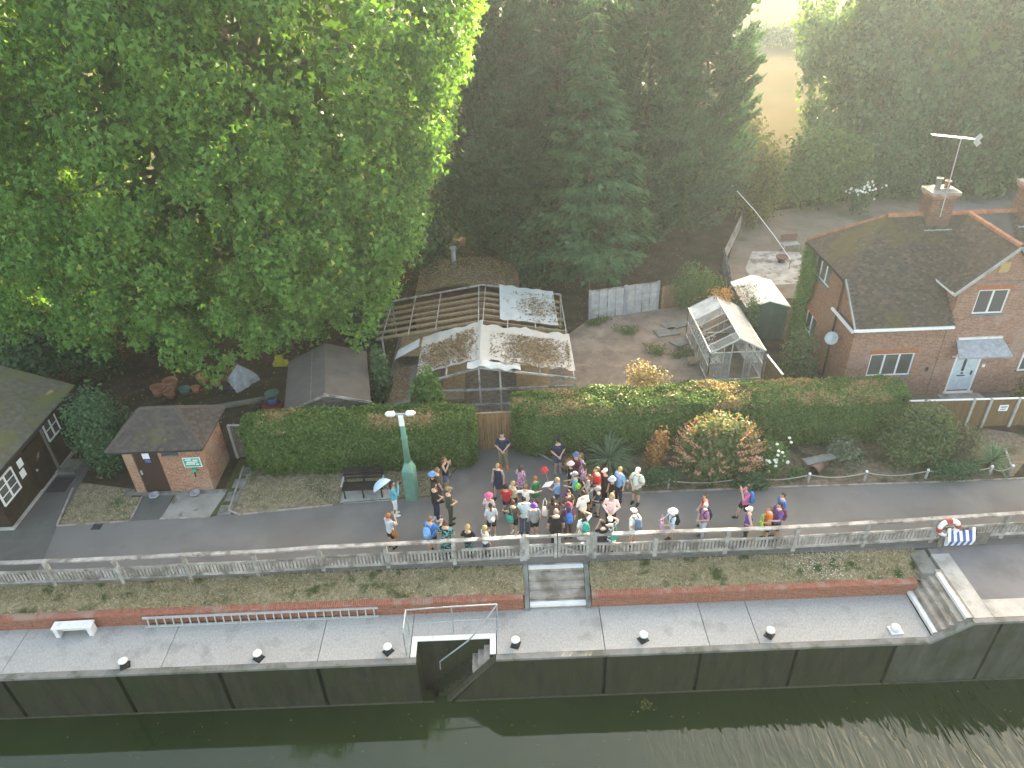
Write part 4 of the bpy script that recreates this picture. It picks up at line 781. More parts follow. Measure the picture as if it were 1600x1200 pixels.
for a, b in ((gx0+.1, gx0+.7), (gx1-.7, gx1-.1)): MB().box(a, b, gy0+.3, gy1-.3, .68, .74).build('staging', M['timber_grey'], gr)
pf = thing('greenhouse_plants', 'pink and white potted flowers on the greenhouse staging', 'plants', (9.7, 30.6, .74))
P = np.stack([rng.normal(0, .16, 160), rng.normal(0, .8, 160), rng.uniform(.1, .45, 160)], 1); leaves('flowers', P, np.tile([0, 0, 1.], (160, 1)), .1, RHOMB, M['petal_pink'], pf); leaves('leaves', P-np.array([0, 0, .12]), np.tile([0, 0, 1.], (160, 1)), .16, RHOMB, M['leaf_laurel'], pf)
for k in range(6): MB().lathe([(.07, 0), (.1, .14)], (0, -1.0+.4*k, 0)).build('pot', M['terracotta'], pf)
tag(leaves('dead_creeper', np.stack([rng.normal(10.9, .35, 350), rng.normal(33.2, .25, 350), rng.uniform(1.9, 2.5, 350)], 1), np.tile([0, 0, 1.], (350, 1)), .16, RHOMB, M['leaf_copper']), 'dead rust-brown creeper on the back of the greenhouse roof', 'creeper')
# ---- green metal shed
gs = thing('metal_shed', 'dark green metal shed with pale roof beside the house', 'shed', (0, 0, 0))
sx0, sx1, sy0, sy1 = 11.95, 14.15, 32.2, 35.3; sm_ = (sx0+sx1)/2
MB().add([(sx0+.08, sy0+.1, 0), (sx1-.08, sy0+.1, 0), (sx1-.08, sy0+.1, 1.85), (sm_, sy0+.1, 2.2), (sx0+.08, sy0+.1, 1.85), (sx0+.08, sy1-.1, 0), (sx1-.08, sy1-.1, 0), (sx1-.08, sy1-.1, 1.85), (sm_, sy1-.1, 2.2), (sx0+.08, sy1-.1, 1.85)], [(0, 1, 2, 3, 4), (9, 8, 7, 6, 5), (1, 6, 7, 2), (5, 0, 4, 9)]).build('walls', M['shedgreen'], gs)
for s, x in ((-1, sx0), (1, sx1)): MB().add([(sm_, sy0, 2.27), (x, sy0, 1.9), (x, sy1, 1.9), (sm_, sy1, 2.27), (sm_, sy0, 2.22), (x, sy0, 1.85), (x, sy1, 1.85), (sm_, sy1, 2.22)], [(0, 1, 2, 3), (7, 6, 5, 4), (0, 4, 5, 1), (1, 5, 6, 2), (2, 6, 7, 3)]).build('roof_side', M['shedroof'], gs)
for i in range(9): MB().box(sx0+.12+.24*i, sx0+.16+.24*i, sy0+.07, sy0+.1, .02, 1.84).build('rib', M['shedgreen'], gs)
P = np.stack([rng.normal(12.3, .25, 260), rng.uniform(32.4, 34.6, 260), np.zeros(260)], 1); P[:, 0] = np.clip(P[:, 0], 12, 12.9); P[:, 2] = 1.93+(P[:, 0]-11.95)*.34; leaves('leaf_litter', P, np.tile([0, 0, 1.], (260, 1)), .11, RHOMB, M['litter'], gs, 0, .3, 'stuff')

# ================================================================ FENCES
def board_fence(name, label, a, b, h, mat, bw=.105, posts=(), cap=None, gap=.012, post_mat='pale_concrete', thick=.02, cat='fence', rails_=True):
    t = thing(name, label, cat, (a[0], a[1], 0), math.atan2(b[1]-a[1], b[0]-a[0])); L = math.hypot(b[0]-a[0], b[1]-a[1]); n = int(L/bw)
    me = MB().box(gap/2, bw-gap/2, -thick/2, thick/2, .04, h).mesh('board')
    for i in range(n):
        o = link('board', me, M[mat], t, (i*L/n, random.uniform(-.004, .004), random.uniform(-.012, .012))); o.rotation_euler = (0, random.uniform(-.006, .006), 0)
    if rails_:
        for z in (.3, h-.25): MB().box(0, L, thick/2+.006, thick/2+.05, z, z+.08).build('rail', M[mat], t)
    for x in posts: MB().box(x-.055, x+.055, -.07, .05, 0, h+.06).build('post', M[post_mat], t)
    if cap: MB().box(-.02, L+.02, -.045, .045, h+.02, h+.055).build('cap_rail', M[cap], t)
    return t
fr_ = board_fence('board_fence', 'golden brown closeboard fence with white cap in front of the house', (16.2, 24.35), (26.0, 24.12), 1.4, 'timber_gold', .1, (2.9, 3.6, 4.75, 5.9, 7.6, 9.3), 'white_plastic')
nt_ = MB().box(4.05, 4.42, -.03, -.014, .82, 1.12).build('notice', M['paper'], fr_); MB().box(4.1, 4.37, -.034, -.030, 1.0, 1.05).build('lettering', M['blue_stripe'], nt_); MB().box(4.12, 4.33, -.034, -.030, .9, .93).build('lettering', M['ink'], nt_)
board_fence('board_gate', 'warm brown closeboard gate between the two hedges', (-1.75, 24.05), (.22, 24.1), 1.85, 'timber_brown', .1, (), 'timber_tan', .008, cat='gate')
board_fence('side_gate', 'grey-brown board gate between the brick hut and the left hedge', (-11.75, 24.2), (-10.6, 24.15), 1.65, 'timber_old', .1, (.03,), 'pale_concrete', cat='gate')
def batten_fence(label, a, b, h, nb_):
    t = thing('panel_fence', label, 'fence', (a[0], a[1], 0), math.atan2(b[1]-a[1], b[0]-a[0])); L = math.hypot(b[0]-a[0], b[1]-a[1])
    n = 11; 
    for i in range(n):
        z = .05+(h-.08)*i/n; MB().add([(0, -.012, z+(h-.06)/n), (L, -.012, z+(h-.06)/n), (L, -.03, z), (0, -.03, z), (0, .0, z), (L, .0, z)], [(0, 1, 2, 3), (3, 2, 5, 4)]).build('board', M['fence_grey'], t)
    for i in range(nb_+1): MB().box(L*i/nb_-.025, L*i/nb_+.025, -.055, -.03, .03, h).build('batten', M['timber_grey'], t)
    MB().box(-.02, L+.02, -.05, .03, h, h+.035).build('cap_rail', M['timber_grey'], t)
    for x in (-.06, L+.06): MB().box(x-.05, x+.05, -.06, .05, 0, h+.08).build('post', M['lead'], t)
batten_fence('left pale grey fence panel at the back of the bare garden', (4.45, 35.2), (6.3, 35.55), 1.72, 4)
batten_fence('right pale grey fence panel at the back of the bare garden', (6.5, 35.58), (8.2, 35.95), 1.74, 4)
board_fence('old_fence', 'sunlit rust-brown old fence behind the garden shrub', (8.5, 36.1), (11.6, 36.9), 1.4, 'timber_brown', .14)
board_fence('boundary_fence', 'pale weathered fence running back beside the patio', (12.6, 37.0), (13.3, 41.2), 1.35, 'timber_grey', .14); board_fence('leaning_fence', 'far pale fence panels running back towards the trees', (13.35, 41.3), (16.2, 47.4), 1.2, 'timber_grey', .15)
board_fence('corner_fence', 'short brown fence with white capping beside the greenhouse', (12.05, 26.9), (11.9, 28.6), 1.3, 'timber_gold', .1, (1.7,), 'white_plastic')
# washing line
t = thing('washing_line', 'taut white line from the conifer down to the patio', 'line', (0, 0, 0)); MB().tube([(14.3, 44.6, 4.1), (15.5, 43.0, 2.9), (16.5, 41.8, 1.7), (17.3, 40.7, .6)], .022, 6).build('line', M['white_plastic'], t); MB().tube([(17.3, 40.7, 0), (17.3, 40.7, .62)], .04).build('stake', M['timber_grey'], t)
t = thing('garden_bench', 'slatted garden seat with red cushion at the back of the patio', 'seat', (18.3, 43.6, 0), .1)
for i in range(4): MB().box(-.55, .55, -.3+.14*i, -.2+.14*i, .42, .46).build('slat', M['galv'], t)
MB().box(-.55, .55, .3, .36, .5, .95).build('backrest', M['terracotta_old'], t)
for x in (-.5, .5):
    for y in (-.27, .27): MB().box(x-.03, x+.03, y-.03, y+.03, 0, .42).build('leg', M['galv'], t)
t = thing('fire_bowl', 'rusty round bowl standing on the patio', 'bowl', (17.2, 41.8, 0)); MB().lathe([(.2, .1), (.36, .25), (.4, .36), (.33, .3), (.1, .2)]).build('bowl', M['terracotta_old'], t, True); MB().lathe([(.25, 0), (.15, .12)]).build('stand', M['black'], t)
t = thing('broken_slabs', 'broken concrete slabs lying by the garden fence', 'slabs', (9.0, 34.2, 0))
for (x, y, a, s) in ((0, 0, .4, .75), (-.7, -.8, .2, .6), (-.2, -1.9, .6, .45)): MB().box(-s, s, -.38, .38, 0, .06).build('slab', M['coping'], t, loc=(x, y, 0), rz=a)
t = thing('garden_basket', 'small wicker trug lying beside the greenhouse', 'basket', (8.95, 30.2, 0)); MB().lathe([(.2, 0), (.3, .25), (.27, .25), (.17, .03), (0, .03)]).build('basket', M['timber_tan'], t, True)
# ================================================================ STREET FURNITURE
t = thing('lamp_post', 'green lamp post with square base box and twin white heads', 'lamp', (-4.04, 21.24, 0), 0)
MB().loft([(0, 0, 0, .31, .31), (0, 0, 1.45, .31, .31), (0, 0, 1.85, .13, .13)], 4).build('base_box', M['lampgreen'], t, rz=R(35)); MB().tube([(0, 0, 1.8), (0, 0, 3.0), (0, 0, 3.95)], [.125, .10, .085], 12).build('column', M['lampgreen'], t, True)
MB().tube([(0, 0, 2.9), (0, 0, 2.98)], .125, 12).build('collar', M['lampgreen'], t); MB().box(-.3, .3, -.04, .04, 3.95, 4.02).build('cross_arm', M['lead'], t)
for s in (-1, 1):
    h_ = MB().lathe([(.06, 0), (.115, .06), (.10, .28), (.03, .36)], n=14).build('lamp_head', M['white_plastic'], t, True); h_.rotation_euler = (R(12), R(80)*s, 0); h_.location = (s*.2, -.02, 4.03)
MB().box(-.085, .085, -.13, -.05, 3.55, 3.98).build('junction_box', M['white_plastic'], t)
t = thing('park_bench', 'black slatted bench against the left hedge', 'bench', (-5.95, 21.55, .03), .01)
for i in range(4): MB().box(-.8, .8, -.28+.13*i, -.18+.13*i, .42, .46).build('seat_slat', M['black'], t)
for i in range(4): MB().box(-.8, .8, .27+.035*i, .30+.035*i, .55+.13*i, .65+.13*i).build('back_slat', M['black'], t)
for x in (-.72, 0, .72):
    MB().bar((x, -.25, 0), (x, -.25, .42), .06, .05).build('leg', M['black'], t); MB().bar((x, .22, 0), (x, .4, 1.0), .06, .05).build('leg', M['black'], t)
for x in (-.78, .78): MB().box(x-.03, x+.03, -.28, .3, .62, .66).build('armrest', M['lead'], t)
sheet('bench_slab', [(-6.85, 21.02), (-4.9, 21.1), (-4.85, 21.75), (-6.85, 21.75)], M['pale_concrete'], .022)
# rope barrier along the flower bed
rb = thing('rope_barrier', 'low rope strung between short posts along the flower bed', 'barrier', (0, 0, 0)); rp = [(4.3, 21.2), (5.9, 21.18), (8.9, 21.2), (11.35, 21.2), (13.55, 21.2), (15.9, 21.15), (18.4, 21.2), (19.2, 21.2)]
for x, y in rp: MB().tube([(x, y, 0), (x, y, .42)], .05, 8).build('post', M['timber_grey'], rb); MB().ball((x, y, .44), .055).build('post_cap', M['white_plastic'], rb)
for a, b in zip(rp[:-1], rp[1:]): MB().tube([(a[0]+(b[0]-a[0])*k/8, a[1]+(b[1]-a[1])*k/8, .38-.18*math.sin(math.pi*k/8)) for k in range(9)], .02, 6).build('rope', M['rope'], rb, True)
tag(MB().bar((19.2, 21.2, .3), (19.9, 22.7, .05), .06, .06).build('timber_rail', M['timber_grey']), 'fallen pale timber rail at the right end of the flower bed', 'rail'); tag(MB().bar((1.0, 23.35, .25), (2.0, 22.5, .12), .05, .05).build('timber_rail', M['timber_grey']), 'pale timber rail beside the person in the black cap', 'rail')
t = thing('clay_pipe', 'large broken clay pipe lying in the flower bed', 'pipe', (11.95, 21.95, .24), .25); o = MB().rings([[(r*math.cos(a), y, r*math.sin(a)) for a in np.linspace(0, 2*math.pi, 17)[:-1]] for r, y in ((.24, -.5), (.25, .5), (.20, .5), (.19, -.5))], False).build('pipe', M['terracotta_old'], t, True); o.rotation_euler = (0, 0, R(-55))
MB().box(-.6, .7, -.15, .2, .24, .30).build('slab', M['coping'], t)
# yard behind the left hedge
pots = [(-17.0, 29.2, .34, 'largest terracotta pot in the cluster of three, leaning left'), (-16.6, 29.75, .34, 'terracotta pot standing at the back of the cluster of three'), (-16.3, 29.05, .27, 'terracotta pot at the front right of the cluster of three'), (-15.3, 29.4, .2, 'small terracotta pot beside the teal pot'), (-14.35, 29.85, .22, 'terracotta pot under the hanging plane leaves'), (-15.2, 30.2, .3, 'terracotta pot half hidden behind the teal pot')]
for x, y, r, lb in pots:
    t = thing('terracotta_pot', lb, 'pot', (x, y, 0), 0, 'terracotta pots in the yard'); MB().lathe([(r*.65, 0), (r*.95, r*1.35), (r*.8, r*1.35), (r*.55, .05), (0, .05)]).build('body', M['terracotta'], t, True); MB().lathe([(r*.92, r*1.3), (r*1.04, r*1.32), (r*1.04, r*1.6), (r*.88, r*1.6), (r*.86, r*1.3)]).build('rim', M['terracotta'], t, True); t.rotation_euler = (random.uniform(-.25, .1), random.uniform(-.2, .2), 0)
t = thing('teal_pot', 'dark teal plastic pot beside the terracotta pots', 'pot', (-15.75, 29.3, 0)); MB().lathe([(.18, 0), (.27, .34), (.24, .34), (.16, .05), (0, .05)]).build('body', M['greenpot'], t, True)
tb_ = MB()
for i in range(9):
    t_ = i/8; tb_.v += [(((.62*(1-t_**1.6)+.03)*(1+.25*math.sin(3*a+t_*2)+.12*math.sin(7*a)))*math.cos(a), ((.62*(1-t_**1.6)+.03)*(1+.25*math.sin(3*a+t_*2)+.12*math.sin(7*a)))*math.sin(a), 1.05*t_) for a in np.linspace(0, 2*math.pi, 25)[:-1]]
tb_.f = [(i*24+k, i*24+(k+1) % 24, (i+1)*24+(k+1) % 24, (i+1)*24+k) for i in range(8) for k in range(24)]
tag(tb_.build('sack', M['tarp'], None, False, (-13.25, 30.1, 0)), 'bulging pale grey-blue builders sack under the plane tree', 'sack')
t = thing('seed_trays', 'dark stack of seed trays between pots and sack', 'trays', (-13.9, 29.5, 0))
for k in range(3): MB().box(-.3+.35*k-.15, -.3+.35*k+.15, -.2, .2, 0, .12).build('tray', M['ink'], t)
t = thing('garden_cart', 'dark red cart full of junk beside the shed', 'cart', (-11.0, 27.4, 0), .1); MB().box(-.45, .45, -.3, .3, .1, .45).build('body', M['redbox'], t, bevel=.02); MB().ball((0, .1, .55), (.38, .25, .2)).build('rubbish', M['ink'], t); MB().box(-.1, .25, -.15, .05, .6, .72).build('bag', M['blue_stripe'], t); MB().lathe([(.3, .8), (.34, .84), (.28, .86)], (0, .4, 0)).build('hose_coil', M['greenpot'], t)
tag(MB().box(-12.1, -11.4, 31.5, 31.9, 0, .18).box(-11.95, -11.6, 31.55, 31.85, .18, .5).build('yellow_crate', M['yellow']), 'yellow-green crate beside the dark shed under the tree', 'crate')
yk = thing('yard_kerb', 'pale concrete edging running along the yard behind the brick hut', 'edging', (0, 0, 0))
for i in range(6):
    a = Vector((-16.0+.8*i, 27.5+.2*i, 0)); MB().bar(a, a+Vector((.78, .19, 0)), .3, .16).build('kerb_stone', M['coping'], yk)

tag(MB().box(-16.1, -15.75, 20.15, 20.45, .002, .012).build('drain_grate', M['ink']), 'small dark drain grate in the path edge near the brick hut', 'drain')

# ================================================================ VEGETATION
def limb(mb, p, q, r0, r1, bend=.15, n=5):
    p = Vector(p); q = Vector(q); L = (q-p).length; off = Vector((random.uniform(-1, 1), random.uniform(-1, 1), random.uniform(-.3, 1)))*bend*L
    mb.tube([p.lerp(q, t)+off*(4*t*(1-t))*.5 for t in [i/n for i in range(n+1)]], [r0+(r1-r0)*i/n for i in range(n+1)], 8)
def lobed_crown(c, r, nl, lr, nc, cr, per, ex=2.4, zmin=1.5, front=0.0, squash=1.0, keep=None):
    """points and outward vectors of leaves: lobes on a super-ellipsoid, clumps on lobes, leaves round clumps"""
    c = np.array(c, float); r = np.array(r, float); P = []; O = []; cen = []
    tries = 0
    while len(cen) < nl and tries < 40000:
        tries += 1; d = rdirs(1)[0]
        if front and d[1] > 0 and random.random() < front: continue
        s = (np.abs(d)**ex).sum()**(-1/ex); p = c+d*s*r*random.uniform(.74, .93)
        if p[2] < zmin: continue
        if cen and min(np.linalg.norm(p-q[0]) for q in cen) < lr*.47: continue
        cen.append((p, unit((p-c)/r)))
    for p, o in cen:
        L = lr*random.uniform(.75, 1.25)
        for _ in range(nc):
            d = unit(rdirs(1)[0]+o*.75+np.array([0, 0, .15])); q = p+d*L*random.uniform(.55, 1.0)*np.array([1, 1, squash]); k = int(per*random.uniform(.6, 1.4)); rr = cr*random.uniform(.6, 1.3)
            x = rdirs(k)*(rng.random((k, 1))**.45)*rr*np.array([1, 1, 1.15*squash]); P.append(q+x); O.append(unit(x+d*rr*.8))
    P = np.concatenate(P); O = np.concatenate(O); m = P[:, 2] > .25
    if keep is not None: m &= keep(P)
    return P[m], O[m], cen
def tree(name, label, base, c, r, nl, lr, nc, cr, per, size, shape, mat, trunk_r, bark='bark', inner=None, **kw):
    t = thing(name, label, 'tree', base); b = np.array(base)
    P, O, cen = lobed_crown(c, r, nl, lr, nc, cr, per, **kw)
    leaves('crown', P-b, O, rng.uniform(.75, 1.3, len(P))*size, shape, mat, t, .5, .6)
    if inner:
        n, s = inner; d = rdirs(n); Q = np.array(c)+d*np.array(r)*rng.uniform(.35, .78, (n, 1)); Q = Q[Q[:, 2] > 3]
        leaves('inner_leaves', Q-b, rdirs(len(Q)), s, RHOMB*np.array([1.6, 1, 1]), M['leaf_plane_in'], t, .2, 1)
    mb = MB(); top = Vector(c)-Vector(base)+Vector((0, 0, r[2]*.2)); mid = Vector((top.x*.3, top.y*.3, top.z*.45))
    mb.tube([(0, 0, -.1), (0, 0, .6), mid, top], [trunk_r*1.35, trunk_r, trunk_r*.8, trunk_r*.3], 12); mb.build('trunk', M[bark], t, True)
    lb = MB()
    for p, o in random.sample(cen, min(len(cen), 34)):
        q = Vector(p)-Vector(base); s = mid.lerp(top, random.uniform(0, .8)); limb(lb, s, q, trunk_r*.28, .03, .2)
    lb.build('limbs', M[bark], t, True)
    return t, cen
# the big plane tree and its neighbour
def right_edge(P): return P[:, 0] < np.interp(P[:, 2], [1.5, 2.6, 4.8, 8, 12.3, 16, 19], [-7.0, -6.6, -5.1, -3.3, -1.7, -.6, 1.5])+rng.normal(0, .25, len(P))-(P[:, 1]-30)*.02
pt, cen = tree('plane_tree', 'huge plane tree with bright maple-like leaves filling the upper left', (-13, 38, 0), (-12.8, 37.2, 13.6), (11.4, 10.2, 13.0), 172, 2.4, 16, .82, 58, .222, STAR, M['leaf_plane'], .7, inner=(9000, .55), ex=2.7, zmin=2.8, front=.72, keep=right_edge)
tw = MB()
for p, o in cen:
    if p[1] < 33 and p[2] < 18:
        q = Vector(p)-Vector((-13, 38, 0))+Vector(o)*1.7
        for k in range(1): a = q+Vector((random.uniform(-1, 1), random.uniform(-.3, .5), random.uniform(.5, 1.5))); limb(tw, a, a+Vector((random.uniform(-.8, .8), random.uniform(-.5, .1), random.uniform(-1.9, -.8))), -.0+.022, .009, .25, 6)
tw.build('hanging_twigs', M['twig'], pt)['kind'] = 'stuff'
# hanging skirts of foliage along the lower edge
P = []
for x, y, z, h in [(-20.2, 29.5, 3.1, 3), (-18.4, 28.6, 2.9, 3), (-16.6, 28.0, 3.3, 3), (-14.9, 27.4, 3.2, 3), (-13.3, 27.0, 2.3, 3.2), (-11.6, 27.9, 3.0, 3), (-10.2, 28.6, 3.3, 3), (-8.6, 28.8, 3.0, 3.3), (-7.2, 28.9, 2.6, 3.4), (-6.0, 29.6, 3.2, 3.6), (-5.2, 30.2, 4.6, 3.6), (-4.4, 30.8, 6.4, 4), (-3.4, 31.4, 8.2, 4), (-2.6, 32.2, 10.4, 4), (-1.9, 33.0, 12.8, 4), (-.9, 34, 15, 4), (-11.2, 27.6, 5.2, 3), (-9.2, 27.8, 5.6, 3), (-14.2, 27.2, 5.2, 3), (-17.0, 28.2, 5.5, 3), (-7.4, 28.9, 6.4, 3), (-19.2, 29, 6, 3), (-21.8, 30.2, 3.0, 3.2), (-23.2, 30.8, 3.0, 3.2), (-24.6, 31.4, 3.2, 3.4), (-22.4, 30.6, 6, 3), (-24.2, 31, 6.2, 3), (-26, 32, 4, 4), (-25.6, 31.8, 7, 3), (-9, 28, 10.2, 3), (-8, 28.3, 11.5, 3), (-10, 27.8, 9, 3), (-15.5, 27.8, 7, 3), (-16.5, 28, 6.5, 3), (-14.2, 27.6, 7.5, 3), (-12, 27.6, 8.5, 3), (-6.5, 29, 9.5, 3), (-5.5, 29.5, 11, 3), (-18, 28.5, 8.5, 3), (-12.5, 27.5, 11.5, 3)]:
    for k in range(9):
        q = np.array([x+random.gauss(0, .55), y+random.gauss(0, .5), z+h*random.random()*.9+.2]); P.append(q+rdirs(70)*(rng.random((70, 1))**.5)*np.array([.55, .55, .62]))
P = np.concatenate(P); P = P[(P[:, 2] > 1.6) & right_edge(P)]
leaves('hanging_foliage', P-np.array([-13, 38, 0]), np.tile([.1, -.8, .3], (len(P), 1)), rng.uniform(.16, .26, len(P)), STAR, M['leaf_plane'], pt, .7, .7)
tree('plane_tree', 'second plane tree at the far left edge behind the big one', (-30, 43, 0), (-30, 42, 13), (10.5, 10, 12.5), 70, 2.6, 11, 1.0, 28, .34, STAR, M['leaf_plane'], .6, inner=(4000, .6), ex=2.5, zmin=2.2, front=.6)
# conifers
def conifer(name, label, base, h, rad, mat, rise=.75, levels=46, per=8, sprays=26, slen=.62, z0=.6, prof=.85, bark='bark_dark', tr=.22, slim=True, droop=0.0, up=1.0):
    t = thing(name, label, 'tree', base); P = []; D = []; S = []; bm2 = MB()
    for i in range(levels):
        z = z0+(h-z0)*(i+random.random()*.6)/levels; f = (z-z0)/(h-z0); rr = rad*max(.05, (1-f**1.5))**prof*(.55+.45*min(1, f*6+.3))
        for k in range(per):
            a = random.uniform(0, 2*math.pi); L = rr*random.uniform(.7, 1.12); dx, dy = math.cos(a), math.sin(a)
            n = max(5, int(sprays*L/rad)); s = .12+.88*rng.random(n)**.55
            rs = rise*(s**1.6)*L*.7-droop*L*s*(1-s*.4)
            lat = rng.normal(0, .16, n)*L*(.35+.3*s); pts = np.stack([dx*L*s-dy*lat, dy*L*s+dx*lat, z+rs-np.abs(lat)*.25], 1)+rng.normal(0, .07, (n, 3))
            side = np.clip(lat/(.18*L+.05)+rng.uniform(-.5, .5, n), -1.2, 1.2); d = np.stack([dx-dy*side*.9, dy+dx*side*.9, up*(.25+rise*s)-droop*1.1+rng.normal(0, .2, n)], 1)
            P.append(pts); D.append(d); S.append(slen*rng.uniform(.6, 1.25, n)*(1-.35*s))
            if k % 4 == 0 and f < .9: bm2.tube([(0, 0, z), (dx*L*.5, dy*L*.5, z+rise*.2*L-droop*L*.4), (dx*L*.9, dy*L*.9, z+rise*.6*L-droop*L*.6)], [.035, .02, .008], 4, False)
    P = np.concatenate(P); D = np.concatenate(D); S = np.concatenate(S); m = P[:, 2] > .15; P, D, S = P[m], D[m], S[m]; n = len(P)
    N = unit(np.stack([P[:, 0], P[:, 1], np.full(n, rad*.4)], 1)+rng.normal(0, .8, (n, 3)))
    # feathery spray: three narrow lozenges
    V = np.concatenate([leaf_verts(P, unit(D)+unit(np.cross(D, N))*o_, N, S*sc, SLIM*np.array([1.5, 1, 1])) for o_, sc in ((0, 1.0), (.75, .66), (-.75, .66))])
    np_mesh('crown', V, 4, mat, t); bm2.build('branches', M[bark], t)
    MB().tube([(0, 0, -.1), (0, 0, h*.5), (0, 0, h*.97)], [tr, tr*.6, .03], 10).build('trunk', M[bark], t, True)
    return t
CY = dict(levels=46, per=8, sprays=70, slen=.62, prof=.42, rise=.85)
conifer('cypress_tree', 'tall dark cypress at the left end of the conifer group', (-.2, 43.0, 0), 15.4, 3.5, M['leaf_cypress'], **CY)
conifer('cypress_tree', 'tall dark cypress directly behind the pale feathery conifer', (3.4, 45.6, 0), 15.9, 3.8, M['leaf_cypress'], **CY)
conifer('cypress_tree', 'tall dark cypress in the middle right of the conifer group', (8.6, 44.2, 0), 16.4, 3.7, M['leaf_cypress_b'], **CY)
conifer('cypress_tree', 'tall dark cypress with upswept branch tips at the right of the group', (12.4, 46.0, 0), 17.6, 3.5, M['leaf_cypress_b'], **CY)
conifer('cypress_tree', 'rear cypress filling the gap behind the pale feathery conifer', (6.4, 49.5, 0), 15.4, 3.6, M['leaf_cypress'], **CY)
conifer('cypress_tree', 'rear cypress added to shade and fill between the plane tree and the left cypress', (.9, 50.5, 0), 13.5, 3.4, M['leaf_cypress_b'], **CY)  # added to shade the open ground and fill the gap
conifer('feathery_conifer', 'paler green feathery conifer standing in front of the dark cypresses', (4.7, 39.4, 0), 14.8, 3.7, M['leaf_redwood'], rise=.12, levels=46, per=9, sprays=54, slen=.62, z0=1.6, prof=1.0, bark='bark', tr=.2, droop=.22, up=.1)
# broadleaf trees behind the house and round the field
tree('willow_tree', 'pale hazy willow beside the field at the upper right', (30, 63, 0), (30.3, 62, 7.6), (5.0, 4.5, 6.6), 40, 2.0, 14, .9, 40, .46, SLIM*np.array([2.4, 1, 1]), M['leaf_willow'], .35, ex=2.2, zmin=1.5, squash=1.3, inner=(1200, .8))
for nm, lb, x, y, rx, h, mt in (('broadleaf_tree', 'dark broadleaf tree above the laurel hedge', 33.5, 58, 5.6, 14.5, 'leaf_dark'), ('broadleaf_tree', 'large dark broadleaf tree in the top right corner', 42.5, 60, 6.5, 20.0, 'leaf_dark'), ('broadleaf_tree', 'dark spreading tree at the right edge behind the road', 51, 63, 6.5, 20.0, 'leaf_dark'), ('broadleaf_tree', 'lower dark tree just above the aerial', 36.5, 55.5, 4.2, 8.5, 'leaf_dark'), ('broadleaf_tree', 'tall hazy tree behind the willow', 38, 69, 6.0, 16.5, 'leaf_willow'), ('broadleaf_tree', 'low dark tree above the second chimney', 44.5, 57.5, 4.5, 8.0, 'leaf_dark')):
    tree(nm, lb, (x, y, 0), (x, y, h*.52), (rx, rx*.85, h*.48), 34, 2.7, 15, .85, 46, .38, RHOMB, M[mt], .35, ex=2.3, zmin=1.2, front=.55, inner=(1500, .9))
for nm, lb, x, y, rx, h, mt in (('background_tree', 'background tree behind the left plane crown', -22, 62, 8, 15, 'leaf_laurel'), ('background_tree', 'background tree seen between plane tree and cypress', -7, 60, 5, 9, 'leaf_olive'), ('background_tree', 'low sunlit tree behind the cypress group', 16.6, 54, 1.8, 4.4, 'leaf_olive')):
    tree(nm, lb, (x, y, 0), (x, y, h*.52), (rx, rx*.8, h*.48), 26, 2.0, 10, .9, 26, .36, RHOMB, M[mt], .3, ex=2.2, zmin=.8, front=.5)
def shrub(name, label, base, r, n, size, mat, shape=RHOMB, cat='shrub', lumps=9, stems=5, lift=.25, droop=.2, jit=.7, flat_=1.0):
    t = thing(name, label, cat, base); P = []; O = []
    for k in range(lumps):
        d = rdirs(1)[0]; d[2] = abs(d[2])*flat_; q = np.array([d[0]*r[0]*.55, d[1]*r[1]*.55, r[2]*lift+d[2]*r[2]*.75]); m = n//lumps; x = rdirs(m)*(rng.random((m, 1))**.4)*np.array(r)*np.array([.55, .55, .42]); P.append(q+x); O.append(unit(x/np.array(r)+d*.4))
    P = np.concatenate(P); O = np.concatenate(O); m = P[:, 2] > .04; P, O = P[m], O[m]
    leaves('foliage', P, O, rng.uniform(.7, 1.3, len(P))*size, shape, mat, t, droop, jit)
    sm = MB()
    for k in range(stems): a = random.uniform(0, 6.28); sm.tube([(0, 0, 0), (math.cos(a)*r[0]*.3, math.sin(a)*r[1]*.3, r[2]*.6), (math.cos(a)*r[0]*.55, math.sin(a)*r[1]*.55, r[2]*1.1)], [.03, .02, .01], 5)
    sm.build('stems', M['twig'], t)
    return t
shrub('laurel_bush', 'rounded bright green laurel behind the patio', (23.0, 52, 0), (4.0, 2.2, 4.2), 9000, .30, M['leaf_laurel'], lumps=26); shrub('laurel_bush', 'tall dark laurel to the right of the bright one', (28.8, 53, 0), (3.6, 2.2, 4.0), 7000, .30, M['leaf_dark'], lumps=24)
shrub('boundary_bush', 'pale olive bush between the conifers and the laurel', (17.6, 48.6, 0), (1.8, 1.6, 4.4), 6000, .24, M['leaf_olive'], lumps=18)
shrub('flowering_shrub', 'straggly dark shrub with white flowers at the back of the garden', (25.2, 49.6, 0), (.9, .8, 2.4), 900, .22, M['leaf_dark'], lumps=6)
tag(leaves('white_blossom', np.stack([25.1+rng.normal(0, .5, 40), 49.0+rng.normal(0, .3, 40), 2.0+rng.normal(0, .25, 40)], 1), np.tile([0, -1, .5], (40, 1)), .22, RHOMB*np.array([1.5, 1, 1]), M['petal_white'], kind='stuff'), 'white blossom on the straggly shrub behind the patio', 'blossom')
shrub('field_hedge', 'dark clipped hedge crossing the pale field', (43, 121, 0), (13, 1.6, 2.6), 4000, .5, M['leaf_dark'], cat='hedge', lumps=40)
shrub('yard_bush', 'dark evergreen bush between timber hut and brick hut', (-17.0, 24.2, 0), (1.35, 1.35, 3.0), 9000, .15, M['leaf_dark'], lumps=22)
